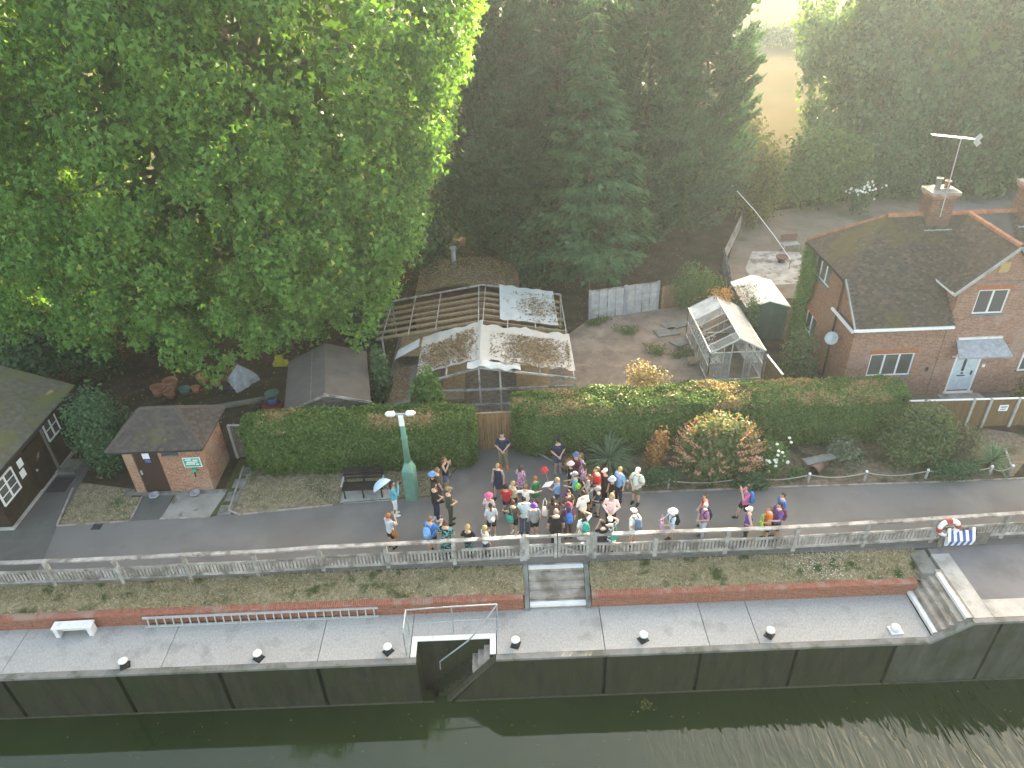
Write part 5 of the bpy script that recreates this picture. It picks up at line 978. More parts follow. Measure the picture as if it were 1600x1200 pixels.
for (x, y, rx, h, lb) in ((-22.5, 31, 3.0, 3.0, 'dark undergrowth bush behind the timber hut roof'), (-27, 33, 3, 3.5, 'dark undergrowth bush under the left plane tree'), (-8.0, 34.5, 2.0, 2.6, 'dark bush under the plane tree beside the glasshouse'), (-5.5, 41.5, 2.8, 4.6, 'dark bush behind the leaf-covered outbuilding'), (-4.0, 46.5, 3.2, 5.5, 'tall dark bush between the plane tree and the left cypress'), (-9.5, 45, 3.5, 4.5, 'dark undergrowth bush deep behind the glasshouse'), (2.2, 41.6, 2.0, 3.4, 'dark leafy bush at the foot of the left cypress'), (15.2, 50.6, 2.6, 3.6, 'dark bush added as a sun block behind the right cypress trunk'), (10.6, 51, 2.8, 3.8, 'dark bush added as a sun block deep behind the middle cypress'), (1.2, 40.0, 1.6, 2.6, 'dark leafy bush left of the pale conifer'), (-18.5, 34.5, 2.6, 2.5, 'dark undergrowth bush behind the terracotta pots')):  # bushes behind the right and middle cypress are added to block low sun
    shrub('undergrowth_bush', lb, (x, y, 0), (rx, rx*.7, h), 4500, .26, M['leaf_dark'], lumps=14)
shrub('sapling', 'slender grey-green sapling beside the derelict glasshouse', (-5.9, 27.8, 0), (.7, .9, 2.4), 1500, .16, M['leaf_dark'], lumps=8)
shrub('garden_shrub', 'bright green rounded shrub on the back garden fence', (10.5, 36.4, 0), (1.6, .9, 2.1), 4200, .14, M['leaf_laurel'], lumps=14)
shrub('corner_shrub', 'green shrub at the corner between house and corner fence', (13.4, 28.6, 0), (.9, 1.0, 2.1), 2600, .14, M['leaf_shrub'], lumps=10); shrub('climber', 'leafy climber hanging over the front of the green shed', (12.1, 31.9, 0), (.5, .5, 2.0), 1200, .14, M['leaf_shrub'], lumps=6)
shrub('front_shrub', 'green shrub by the house wall at the right edge', (22.1, 25.6, 0), (.8, .6, 1.3), 1400, .14, M['leaf_olive'], lumps=7); shrub('front_plant', 'yellow-green low plant beside the end of the right hedge', (16.6, 25.3, 0), (.7, .5, .9), 700, .14, M['leaf_olive'], lumps=5)
shrub('hedge_shoots', 'tall fresh green shoots growing above the left hedge', (-3.4, 24.6, .9), (.75, .5, 2.3), 1500, .26, M['leaf_laurel'], SLIM*np.array([1.8, 1, 1]), lumps=8, droop=-.8)
shrub('cream_blossom', 'cream flowering creeper behind the right hedge', (5.6, 25.6, 1.2), (1.2, .5, 1.5), 1000, .13, M['leaf_dry'], lumps=6)
for (x, y, lb) in ((6.2, 33.8, 'low weeds at the foot of the grey fence panels'), (5.0, 34.6, 'green weeds by the left grey fence panel'), (6.6, 29.5, 'weeds in the middle of the bare garden'), (7.3, 31.6, 'patch of weeds in the garden near the slabs'), (8.6, 31.0, 'weeds along the left side of the greenhouse'), (4.6, 27.4, 'small weeds near the glasshouse end'), (8.4, 28.0, 'weeds by the front corner of the greenhouse')):
    shrub('weeds', lb, (x, y, 0), (.9, .6, .3), 420, .1, M['grass_green'], cat='weeds', lumps=6, stems=0)
# hedges
def hedge(label, x0, x1, y0, y1, h, n, dry):
    t = thing('hedge', label, 'hedge', ((x0+x1)/2, (y0+y1)/2, 0)); b = np.array([(x0+x1)/2, (y0+y1)/2, 0]); hx, hy = (x1-x0)/2, (y1-y0)/2
    def surf(u, a, e):   # u along x (-1..1), a angle round the section
        ca, sa = np.cos(a), np.sin(a); k = (np.abs(ca)**5+np.abs(sa)**5)**(-1/5); return hy*ca*k, h*.52+h*.5*sa*k
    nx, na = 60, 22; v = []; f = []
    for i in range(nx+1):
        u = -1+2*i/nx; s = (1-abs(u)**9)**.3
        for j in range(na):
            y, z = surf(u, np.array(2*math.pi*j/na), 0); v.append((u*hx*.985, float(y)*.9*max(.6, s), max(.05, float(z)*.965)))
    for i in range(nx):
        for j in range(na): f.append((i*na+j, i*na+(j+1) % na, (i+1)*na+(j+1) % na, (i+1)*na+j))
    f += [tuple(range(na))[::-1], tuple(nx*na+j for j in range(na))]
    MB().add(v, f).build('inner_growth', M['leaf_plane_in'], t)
    u = rng.uniform(-1, 1, n); a = rng.uniform(-.75, math.pi+.5, n)*-1+math.pi  # skips the underside
    a = rng.choice([0, 1], n, p=[.45, .55]); ang = np.where(a == 0, rng.uniform(math.pi*.25, math.pi*.78, n), rng.uniform(math.pi*.72, math.pi*1.27, n))
    y, z = surf(u, ang, 0); s = np.maximum(.55, (1-np.abs(u)**9)**.3); lump = np.array([mnoise.noise(Vector((uu*hx*1.1, aa*1.6, x0)))*.14+mnoise.noise(Vector((uu*hx*4, aa*5, x0)))*.07 for uu, aa in zip(u, ang)])
    P = np.stack([u*hx, y*s, z], 1); O = unit(np.stack([0*u, np.cos(ang), np.sin(ang)*1.2], 1)); P = P+O*(lump+rng.normal(0, .035, n))[:, None]
    e = n//7; ye = rng.uniform(-1, 1, e)*hy*.8; ze = rng.uniform(.1, .97, e)*h; sgn = rng.choice([-1, 1], e); P2 = np.stack([sgn*(hx-.12*(np.abs(ye)/hy)**3+rng.normal(0, .05, e)), ye, ze], 1); P = np.concatenate([P, P2]); O = np.concatenate([O, np.stack([sgn, 0*ye, 0*ye+.2], 1)])
    P[:, 2] = np.maximum(P[:, 2], .08)
    top = P[:, 2] > h*.90; dm = np.array([mnoise.noise(Vector((p[0]*.55+x0, p[1]*1.2, 3.0)))+.25*mnoise.noise(Vector((p[0]*3, p[1]*3, 1.0))) for p in P]); isdry = top & (dm+rng.uniform(-.28, .28, len(P)) > dry)
    leaves('foliage', P[~isdry], O[~isdry], rng.uniform(.075, .135, (~isdry).sum()), RHOMB, M['leaf_hedge'], t, -.25, .75)
    leaves('dry_foliage', P[isdry], O[isdry], rng.uniform(.07, .12, isdry.sum()), RHOMB, M['leaf_dry'], t, -.2, .8)
    return t
hedge('clipped green hedge on the left, behind the lamp post', -10.75, -1.6, 22.75, 24.25, 2.42, 46000, .28)
hedge('long clipped green hedge on the right, in front of the house', .02, 15.85, 23.25, 25.1, 2.38, 80000, .10)
# flower-bed plants
def spiky(label, base, n, L, trunk=.3):
    t = thing('spiky_plant', label, 'plant', base); th = rng.uniform(0, 2*math.pi, n); el = np.arcsin(rng.uniform(-.15, .98, n)); V = []
    for k in range(n):
        d = np.array([math.cos(th[k])*math.cos(el[k]), math.sin(th[k])*math.cos(el[k]), math.sin(el[k])]); sd_ = unit(np.cross(d, [0, 0, 1.])+1e-6); l = L*random.uniform(.75, 1.1); b = np.array([0, 0, trunk+.1]); w_ = .035; g_ = np.array([0, 0, -1.])*(.28*l*math.cos(el[k]))
        m_ = b+d*l*.6+g_*.25; e_ = b+d*l+g_; V += [b-sd_*w_*.5, b+sd_*w_*.5, m_+sd_*w_, m_-sd_*w_, m_-sd_*w_, m_+sd_*w_, e_+sd_*.006, e_-sd_*.006]
    np_mesh('leaves', np.array(V), 4, M['leaf_spiky'], t); MB().tube([(0, 0, 0), (0, 0, trunk+.15)], [.09, .07], 8).build('trunk', M['bark'], t)
spiky('spiky green cordyline standing in the bed beside the crowd', (3.75, 22.5, 0), 110, 1.35, .45); spiky('spiky cordyline at the right end of the flower bed', (18.75, 21.7, 0), 80, 1.0, .2)
shrub('copper_shrub', 'orange-leaved sunlit shrub between cordyline and buddleia', (5.75, 22.5, 0), (.55, .45, 1.5), 800, .14, M['leaf_copper'], lumps=8)
bd = shrub('buddleia', 'large buddleia with brown and pink flower spikes beside the path', (7.9, 21.9, 0), (1.6, 1.0, 2.25), 5600, .17, M['leaf_buddleia'], SLIM*np.array([2.2, 1, 1]), lumps=20, stems=10)
d = rdirs(150); d[:, 2] = np.abs(d[:, 2])*.8+.15; d = unit(d); B = d*np.array([1.6, 1.0, 1.95])+np.array([0, 0, .45]); V = []
for k in range(150): 
    s = np.linspace(0, .42, 14)[:, None]; V.append(leaf_verts(B[k]+(d[k]+np.array([0, 0, .25]))*s+rng.normal(0, .02, (14, 3)), rdirs(14)+d[k], rdirs(14), -.0+.12*(1-s[:, 0]*1.2), RHOMB))
np_mesh('flower_spikes', np.concatenate(V), 4, M['flower_buddleia'], bd)
ro = shrub('rose_bush', 'green rose bush covered in white blooms in the bed', (10.0, 21.85, 0), (.75, .6, 1.35), 1700, .12, M['leaf_laurel'], lumps=9)
fl = MB()
for k in range(34):
    a = random.uniform(0, 6.28); rr = random.random()**.5; c = (math.cos(a)*rr*.8, math.sin(a)*rr*.6-.1, random.uniform(.35, 1.6)); fl.ball(c, (.065, .065, .045), 7, 4)
fl.build('white_blooms', M['petal_white'], ro)['kind'] = 'stuff'
shrub('mixed_shrub', 'large loose grey-green shrub covering the fence by the path', (15.9, 22.3, 0), (1.6, 1.15, 2.0), 6800, .13, M['leaf_shrub'], lumps=20); shrub('mixed_shrub', 'purple-brown tinged shrub beside the right cordyline', (17.5, 22.2, 0), (.9, .8, 1.5), 2200, .12, leafmat('leaf_purple', [(0, (.07, .07, .045)), (.6, (.12, .11, .07)), (1, (.16, .20, .09))], .3), lumps=10)
shrub('ground_cover', 'dark low shrub spilling over the path edge', (17.0, 21.2, 0), (1.3, .5, .7), 2200, .1, M['leaf_dark'], lumps=10); shrub('grey_shrub', 'small silvery shrub with reddish stems in the bed', (13.2, 22.3, 0), (.8, .6, 1.1), 900, .13, M['leaf_grey'], lumps=7)
shrub('ground_cover', 'dark low shrub beside the buddleia at the path edge', (9.2, 21.1, 0), (.9, .35, .5), 1500, .1, M['leaf_dark'], lumps=8); shrub('ground_cover', 'dark green shrub behind the man with the navy backpack', (5.6, 21.4, 0), (1.0, .4, .75), 1700, .1, M['leaf_dark'], lumps=8)
shrub('bed_plant', 'reddish low plant in the bed beside the crowd', (2.2, 22.4, 0), (.5, .4, .5), 400, .12, M['leaf_copper'], lumps=5); shrub('bed_plant', 'low green plants under the cordyline', (3.0, 22.9, 0), (.7, .5, .6), 900, .11, M['leaf_shrub'], lumps=6)
shrub('bed_plant', 'low green plant below the clay pipe', (11.0, 21.5, 0), (.4, .3, .4), 350, .1, M['leaf_laurel'], lumps=4)
# tufts and weeds
N = 5200; P = np.concatenate([np.stack([rng.uniform(-10.6, -3.2, N), rng.uniform(21.1, 22.6, N), np.full(N, -.01)], 1), np.stack([rng.uniform(-17.6, -14.9, 2200), rng.uniform(20.6, 22.4, 2200), np.full(2200, -.01)], 1)])
g = np_mesh('verge_grass', leaf_verts(P, rng.normal(size=(len(P), 3))*np.array([.8, .8, .2])+np.array([0, 0, .7]), rdirs(len(P)), rng.uniform(.04, .1, len(P)), BLADE*np.array([.25, 1, 1])), 3, M['grass_dry'], kind='stuff'); tag(g, 'thin dry grass on the verges beside the path', 'grass')
P = np.stack([rng.uniform(-22, 12, 5200), rng.uniform(26, 46, 5200), np.full(5200, -.01)], 1); g = leaves('ground_litter', P, np.tile([0, 0, 1.], (5200, 1)), rng.uniform(.06, .14, 5200), RHOMB, M['litter'], None, 0, .3, 'stuff'); tag(g, 'brown fallen leaves scattered over the bare ground', 'leaves')
P = np.stack([rng.uniform(-15, 16, 260), rng.uniform(8.5, 14.1, 260), np.full(260, WZ+.006)], 1); g = np_mesh('floating_leaves', leaf_verts(P, rdirs(260)*np.array([1, 1, 0])+1e-3, np.tile([0, 0, 1.], (260, 1)), rng.uniform(.02, .07, 260), RHOMB*np.array([1.2, 1, 0])), 4, M['leaf_olive'], kind='stuff'); tag(g, 'small leaves floating on the dark water', 'leaves')
tag(leaves('water_weed', np.stack([rng.normal(4.0, .12, 60), rng.normal(14.0, .08, 60), np.full(60, WZ+.03)], 1), np.tile([0, 0, 1.], (60, 1)), .12, RHOMB, M['leaf_olive']), 'clump of green weed floating by the lock wall', 'weed')

# ================================================================ PEOPLE
ARMS = {  # (left elbow, left wrist), (right elbow, right wrist); figure faces -Y, its left is +X
 'stand': ((.245, .03, 1.12), (.255, -.05, .88), (-.245, .03, 1.12), (-.255, -.05, .88)),
 'front': ((.27, .0, 1.14), (.05, -.21, 1.0), (-.27, .0, 1.14), (-.06, -.22, .98)),
 'camera': ((.27, -.16, 1.22), (.07, -.24, 1.55), (-.27, -.16, 1.22), (-.07, -.24, 1.55)),
 'hips': ((.41, .08, 1.16), (.20, -.04, 1.03), (-.41, .08, 1.16), (-.20, -.04, 1.03)),
 'back': ((.28, .1, 1.15), (.05, .18, 1.0), (-.28, .1, 1.15), (-.05, .19, .98)),
 'hold': ((.25, -.04, 1.13), (.20, -.31, 1.14), (-.245, .02, 1.12), (-.25, -.06, .88)),
 'fwd': ((.25, -.12, 1.16), (.17, -.37, 1.16), (-.25, -.12, 1.16), (-.17, -.37, 1.16)),
 'shade': ((.245, .03, 1.12), (.25, -.05, .88), (-.37, -.10, 1.48), (-.11, -.15, 1.67)),
 'spread': ((.44, -.02, 1.33), (.66, -.12, 1.30), (-.42, -.04, 1.28), (-.62, -.16, 1.26)),
 'fold': ((.27, -.06, 1.14), (-.08, -.20, 1.20), (-.27, -.06, 1.14), (.08, -.22, 1.15))}
LEGS = {'stand': ((.095, -.015, .5), (.105, .025, .085), (-.095, -.015, .5), (-.105, .025, .085)), 'walk': ((.09, .07, .5), (.09, .30, .13), (-.09, -.15, .52), (-.09, -.21, .085)), 'easy': ((.10, -.05, .5), (.14, -.06, .085), (-.09, .01, .5), (-.10, .05, .085))}
def remesh(mb, vox, it=3):
    me = mb.mesh('tmp'); o = bpy.data.objects.new('tmp', me); C.objects.link(o)
    m = o.modifiers.new('r', 'REMESH'); m.mode = 'VOXEL'; m.voxel_size = vox; m.use_smooth_shade = True
    s = o.modifiers.new('s', 'SMOOTH'); s.iterations = it; s.factor = .5
    dg = bpy.context.evaluated_depsgraph_get(); out = bpy.data.meshes.new_from_object(o.evaluated_get(dg)); bpy.data.objects.remove(o); bpy.data.meshes.remove(me)
    out.polygons.foreach_set('use_smooth', [True]*len(out.polygons)); return out
cache = {}
def torso(mb, g=0.0, z0=.80, z1=1.52, slim=1.0):
    secs = [(.80, .13, .10), (.90, .165, .118), (1.0, .155, .108), (1.12, .135*slim, .098), (1.26, .155, .112), (1.36, .172, .108), (1.425, .135, .085), (1.47, .062, .062), (1.54, .056, .058)]
    mb.loft([(0, .0 if z < 1.4 else .008, z, rx+g, ry+g) for z, rx, ry in secs if z0-1e-6 <= z <= z1+1e-6])
def sh_z(): return 1.395
def arms_of(pose): e = ARMS[pose]; return [((.165, .0, 1.395), e[0], e[1]), ((-.165, .0, 1.395), e[2], e[3])]
def legs_of(lp): e = LEGS[lp]; return [((.085, 0, .9), e[0], e[1]), ((-.085, 0, .9), e[2], e[3])]
def head_c(child): return (0, -.012, 1.645 if not child else 1.665), (.078, .098, .118) if not child else (.098, .118, .140)
def body_mesh(pose, lp, child):
    k = ('b', pose, lp, child)
    if k in cache: return cache[k]
    mb = MB(); torso(mb); hc, hr_ = head_c(child)
    mb.ball(hc, hr_, 16, 12); mb.ball((0, hc[1]-hr_[1]*.35, hc[2]-hr_[2]*.55), (hr_[0]*.66, hr_[1]*.6, hr_[2]*.48), 12, 8)
    mb.ball((0, hc[1]-hr_[1]*1.02, hc[2]-hr_[2]*.12), (.017, .026, .028), 8, 6)
    for s in (-1, 1): mb.ball((s*hr_[0]*.98, hc[1]+.01, hc[2]-.01), (.014, .024, .034), 8, 6)
    hands = []
    for (a, b, c) in arms_of(pose):
        A, B, W = Vector(a), Vector(b), Vector(c); mb.tube([A, A.lerp(B, .5), B, B.lerp(W, .35), W], [.054, .047, .040, .038, .026], 10); mb.ball(a, .058, 10, 8)
        d = (W-B).normalized(); P_ = W+d*.045; sd_ = d.cross(Vector((0, -1, .3))).normalized(); n_ = sd_.cross(d); mb.tube([W-d*.01, P_, W+d*.085], [.027, .037, .033], 8); hands.append((W, d, sd_, n_))
    for (a, b, c) in legs_of(lp):
        A, B, K = Vector(a), Vector(b), Vector(c); mb.tube([A, A.lerp(B, .4), B, B.lerp(K, .3), K], [.092, .082, .057, .058, .038], 12); mb.tube([K, K+Vector((0, -.03, -.04)), K+Vector((0, -.15, -.06))], [.04, .045, .032], 8)
    me = remesh(mb, .0135, 2)
    fm = MB(); vs_ = [tuple(v.co) for v in me.vertices]; fs_ = [tuple(p.vertices) for p in me.polygons]; fm.v = vs_; fm.f = fs_
    for (W, d, sd_, n_) in hands:
        for i, (o_, L) in enumerate(((-.028, .068), (-.010, .078), (.009, .074), (.027, .058))):
            p = W+d*.075+sd_*o_; fm.tube([p, p+d*L*.5+n_*.006, p+d*L*.85+n_*.026], [.0085, .008, .0065], 6)
        p = W+d*.025+sd_*-.034; fm.tube([p, p+d*.03-sd_*.022, p+d*.062-sd_*.024+n_*.012], [.010, .009, .007], 6)
    bpy.data.meshes.remove(me); me = fm.mesh('body', True); cache[k] = me; return me
def top_mesh(pose, sleeve, hem, child):
    k = ('t', pose, sleeve, hem)
    if k in cache: return cache[k]
    mb = MB(); torso(mb, .016, .90 if hem else .80, 1.45)
    if hem: pass
    mb.loft([(0, 0, .84, .178, .132), (0, 0, .95, .178, .13), (0, 0, 1.05, .165, .12)])
    for (a, b, c) in arms_of(pose):
        A, B, W = Vector(a), Vector(b), Vector(c); 
        if sleeve == 'none': mb.ball((a[0]*.9, 0, 1.37), (.05, .06, .06), 8, 6); continue
        mb.ball(a, .068, 10, 8)
        if sleeve == 'short': mb.tube([A, A.lerp(B, .5), A.lerp(B, .78)], [.066, .064, .066], 12)
        else: mb.tube([A, B, B.lerp(W, .92)], [.064, .053, .042], 12)
    me = remesh(mb, .014, 2); cache[k] = me; return me
def bottom_mesh(kind, lp):
    k = ('p', kind, lp)
    if k in cache: return cache[k]
    mb = MB()
    if kind in ('skirt', 'dress', 'long_dress'):
        zl = {'skirt': .56, 'dress': .52, 'long_dress': .22}[kind]; f_ = {'skirt': .25, 'dress': .25, 'long_dress': .30}[kind]
        mb.loft([(0, 0, zl, f_, f_*.86), (0, 0, zl+.02, f_*.99, f_*.85), (0, 0, (zl+.95)/2, .22, .175), (0, 0, .93, .178, .13), (0, 0, 1.02, .158, .112)], 18)
    else:
        mb.loft([(0, 0, .79, .165, .12), (0, 0, .90, .176, .130), (0, 0, .99, .168, .122), (0, 0, 1.03, .15, .108)])
        for (a, b, c) in legs_of(lp):
            A, B, K = Vector(a), Vector(b), Vector(c)
            if kind == 'shorts': mb.tube([A, A.lerp(B, .5), A.lerp(B, .86)], [.104, .10, .098], 12)
            elif kind == 'flares': mb.tube([A, A.lerp(B, .5), B, B.lerp(K, .95)], [.102, .09, .07, .092], 12)
            else: mb.tube([A, A.lerp(B, .5), B, B.lerp(K, .92)], [.102, .092, .074, .058], 12)
    me = remesh(mb, .014, 2); cache[k] = me; return me
def shoe_mesh():
    if 's' in cache: return cache['s']
    mb = MB(); mb.loft([(0, -.045, 0, .048, .135), (0, -.045, .03, .05, .137), (0, -.03, .06, .042, .11), (0, .02, .10, .045, .055)], 14); cache['s'] = mb.mesh('shoe', True); return cache['s']
def hair_mesh(style, child):
    k = ('h', style, child)
    if k in cache: return cache[k]
    hc, hr_ = head_c(child); mb = MB(); n, m = 18, 12; r = [x*1.10 for x in hr_]; g_ = []
    for i in range(m+1):
        ph = math.pi*(i)/m; row = []
        for j in range(n):
            t = 2*math.pi*j/n; d = Vector((math.sin(ph)*math.cos(t), math.sin(ph)*math.sin(t), math.cos(ph)))
            row.append(Vector(hc)+Vector((d.x*r[0], d.y*r[1]+.006, d.z*r[2]))*1.0+Vector((random.uniform(-.004, .004), random.uniform(-.004, .004), random.uniform(-.004, .004))))
        g_.append(row)
    vv = [p for row in g_ for p in row]; ff = []
    low = {'short': -.25, 'bald': -.1}.get(style, -.62)
    for i in range(m):
        for j in range(n):
            c = (g_[i][j]+g_[i+1][(j+1) % n])/2-Vector(hc); fz = c.z/r[2]; fy = -c.y/r[1]
            if fz < low or (fy > .30 and fz < .42) or (fy > -.05 and fz < -.15 and style == 'short'): continue
            if style == 'bald' and fz > .45: continue
            ff.append((i*n+j, i*n+(j+1) % n, (i+1)*n+(j+1) % n, (i+1)*n+j))
    mb.add(vv, ff)
    if style == 'long': mb.loft([(0, hc[1]+.06, 1.34, .085, .02), (0, hc[1]+.075, 1.42, .10, .035), (0, hc[1]+.075, 1.52, .095, .045), (0, hc[1]+.055, 1.62, .085, .055)], 12)
    if style == 'pony': mb.tube([(0, hc[1]+.09, 1.68), (0, hc[1]+.15, 1.64), (0, hc[1]+.15, 1.52), (0, hc[1]+.12, 1.38)], [.03, .04, .034, .012], 8)
    if style == 'bun': mb.ball((0, hc[1]+.11, 1.70), .045, 10, 8)
    me = mb.mesh('hair', True); cache[k] = me; return me
def hat_mesh(style, child):
    k = ('k', style, child)
    if k in cache: return cache[k]
    hc, hr_ = head_c(child); a, b, h_ = [x*1.14 for x in hr_]; mb = MB(); z = hc[2]+.03
    mb.loft([(0, hc[1], z, a, b), (0, hc[1], z+h_*.35, a*.98, b*.97), (0, hc[1], z+h_*.62, a*.82, b*.82), (0, hc[1], z+h_*.78, a*.4, b*.4)], 18)
    if style == 'cap': mb.loft([(0, hc[1]-b*.95, z+.002, a*.85, b*.62), (0, hc[1]-b*.95, z+.016, a*.82, b*.6)], 16)
    if style == 'sunhat': mb.loft([(0, hc[1], z-.03, a*1.75, b*1.6), (0, hc[1], z-.02, a*1.74, b*1.6), (0, hc[1], z+.02, a*1.02, b*1.02)], 20)
    me = mb.mesh('hat', True); cache[k] = me; return me
SKIN = {k: flat('skin_'+k, c, .55, .35, var=.06) for k, c in {'a': (.50, .31, .23), 'b': (.40, .23, .165), 'c': (.24, .135, .09)}.items()}
cmats = {}
def cloth(c):
    if c not in cmats: cmats[c] = stone('cloth', tuple(x*.82 for x in c), tuple(min(.85, x*1.15) for x in c), 14, .9, .35, 30, spec=.12)
    return cmats[c]
def printmat(name, a, b, sc, kind='blot'):
    m, n, o = newmat(name); g = n.nodes.new('ShaderNodeTexCoord').outputs['Object']
    if kind == 'blot': f = noise_out(n, sc, 2, g)
    else: 
        t = nd(n, 'ShaderNodeTexWave', i_Scale=sc); t.bands_direction = 'Z'; n.links.new(g, t.inputs['Vector']); f = t.outputs['Fac']
    col = ramp(n, f, [(.47, a), (.53, b)]); b_ = nd(n, 'ShaderNodeBsdfPrincipled', i_Roughness=.9); b_.inputs['Specular IOR Level'].default_value = .12; n.links.new(col, b_.inputs['Base Color']); n.links.new(b_.outputs[0], o.inputs[0]); return m
PRINT = {'teal_print': printmat('teal_print', (.01, .015, .02), (.12, .36, .34), 14), 'mono_stripe': printmat('mono_stripe', (.02, .02, .025), (.55, .55, .55), 5, 'z'), 'pink_check': printmat('pink_check', (.42, .14, .22), (.20, .12, .34), 12), 'pink_floral': printmat('pink_floral', (.62, .55, .58), (.42, .08, .30), 16), 'white_pattern': printmat('white_pattern', (.04, .06, .09), (.6, .6, .58), 12)}
K = dict(black=(.018, .018, .02), navy=(.022, .03, .065), jeans=(.045, .075, .14), white=(.68, .68, .66), grey=(.25, .27, .29), pgrey=(.42, .47, .52), turq=(.05, .36, .46), blue=(.03, .17, .50), lblue=(.16, .36, .62), red=(.52, .03, .035), green=(.02, .19, .085), khaki=(.24, .19, .12), dkhaki=(.06, .062, .045), cream=(.62, .58, .40), lilac=(.52, .34, .50), maroon=(.16, .035, .075), brown=(.10, .065, .05), pink=(.60, .12, .26), ppink=(.70, .52, .52), purple=(.15, .065, .28), orange=(.72, .17, .03), mint=(.50, .60, .55), denim=(.09, .14, .23), sage=(.11, .135, .11), tan=(.40, .25, .12), teal=(.02, .30, .24), sky=(.42, .56, .66), lime=(.25, .60, .05), tanbag=(.36, .13, .03))
def CM(c): return PRINT[c] if c in PRINT else cloth(K[c])
HAIR = {k: flat('hair_'+k, c, .6, .3, var=.2) for k, c in dict(black=(.012, .010, .010), dark=(.028, .018, .013), brown=(.075, .042, .025), lbrown=(.16, .10, .055), blond=(.36, .25, .12), ginger=(.30, .10, .03), auburn=(.16, .055, .025), white=(.62, .60, .57), grey=(.28, .27, .26)).items()}
M['eye'] = flat('eye', (.02, .015, .012), .3); M['lip'] = flat('lip', (.30, .10, .09), .5)
eye_me = {}
for ch in (False, True):
    hc, hr_ = head_c(ch); e = MB()
    for s in (-1, 1): e.ball((s*hr_[0]*.42, hc[1]-hr_[1]*.90, hc[2]+.004), (.013, .010, .008), 8, 5); e.box(s*hr_[0]*.42-.02, s*hr_[0]*.42+.02, hc[1]-hr_[1]*.93, hc[1]-hr_[1]*.86, hc[2]+.024, hc[2]+.03)
    eye_me[ch] = (e.mesh('eyes', True), MB().ball((0, hc[1]-hr_[1]*.93, hc[2]-hr_[2]*.52), (.024, .010, .007), 10, 5).mesh('mouth', True))
def person(pos, h, face, label, top, bottom, hair, pose='stand', legs='stand', sleeve='short', skin='a', hat=None, shoes='black', child=False, fat=1.0):
    """top: colour; bottom: (kind, colour); hair: (style, colour); hat: (style, colour); face: degrees, 0 = towards the camera, 90 = to the right, 180 = away"""
    t = thing('person', label, 'person', (pos[0], pos[1], 0), R(face)); s = h/1.765; t.scale = (s*fat, s*fat, s)
    if child: t.scale = (s*1.04, s*1.04, s)
    b = link('body', body_mesh(pose, legs, child), SKIN[skin], t)
    kind, bc = bottom
    if top: link('shirt', top_mesh(pose, sleeve, False, child), CM(top), t)
    link({'shorts': 'shorts', 'skirt': 'skirt', 'dress': 'dress_skirt', 'long_dress': 'dress_skirt'}.get(kind, 'trousers'), bottom_mesh(kind, legs), CM(bc), t)
    for a, b2, c in legs_of(legs): link('shoe', shoe_mesh(), CM(shoes), t, (c[0], c[1]-.01, c[2]-.088))
    if hair: link('hair', hair_mesh(hair[0], child), HAIR[hair[1]], t)
    if hat: link('hat', hat_mesh(hat[0], child), CM(hat[1]), t)
    f = (face+180) % 360-180
    if abs(f) < 100: link('eyes', eye_me[child][0], M['eye'], t); link('mouth', eye_me[child][1], M['lip'], t)
    return t
bp_me = {}
def backpack(p, label, col, pocket='black', group='backpacks worn in the crowd'):
    t = thing('backpack', label, 'backpack', p.location, p.rotation_euler.z, group); t.scale = p.scale
    if not bp_me:
        b = MB(); b.loft([(0, .20, .94, .13, .06), (0, .205, .97, .15, .08), (0, .21, 1.2, .15, .085), (0, .195, 1.36, .12, .065), (0, .185, 1.41, .06, .035)], 16); bp_me['b'] = b.mesh('bag', True)
        q = MB(); q.loft([(0, .29, 1.0, .09, .03), (0, .295, 1.03, .10, .035), (0, .295, 1.14, .10, .035), (0, .29, 1.17, .08, .02)], 12); bp_me['p'] = q.mesh('pocket', True)
        z = MB()
        for s in (-1, 1): z.tube([(s*.09, .14, 1.38), (s*.10, .05, 1.47), (s*.10, -.08, 1.43), (s*.11, -.138, 1.28), (s*.15, -.06, 1.12), (s*.14, .14, 1.02)], .018, 6)
        bp_me['s'] = z.mesh('strap', True)
    link('bag', bp_me['b'], CM(col), t); link('pocket', bp_me['p'], CM(pocket), t); link('straps', bp_me['s'], CM(pocket), t); return t
def local(p, v): 
    m = Matrix.Translation(p.location) @ Matrix.Rotation(p.rotation_euler.z, 4, 'Z') @ Matrix.Diagonal((*p.scale, 1)); return m @ Vector(v)
NETM = {}
def net(p, at, tip, label, col, hr=.12):
    if col not in NETM: NETM[col] = clear_glass('netting', K[col], .45, .8, .2)
    a = local(p, at); b = local(p, tip); t = thing('fishing_net', label, 'net', a, 0, 'childrens fishing nets'); d = b-a
    MB().tube([(0, 0, -.35), d], .012, 6).build('handle', M['timber_tan'], t)
    u = d.normalized().orthogonal(); v = d.normalized().cross(u); c = d*1.0+d.normalized()*hr
    MB().rings([[c+(u*math.cos(x)+v*0+d.normalized()*math.sin(x)*1.0)*hr+(v*math.cos(y)+(u*math.cos(x)+d.normalized()*math.sin(x))*math.sin(y))*.012 for y in np.linspace(0, 6.283, 7)[:-1]] for x in np.linspace(0, 6.283, 17)], False).build('hoop', CM(col), t)
    MB().rings([[c+(u*math.cos(x)+d.normalized()*math.sin(x))*hr*r_+v*(-1.3*hr*z_)+Vector((0, 0, -.05*z_)) for x in np.linspace(0, 6.283, 17)[:-1]] for r_, z_ in ((1, 0), (.9, .4), (.6, .8), (.15, 1))], True).build('mesh_bag', NETM[col], t, True)
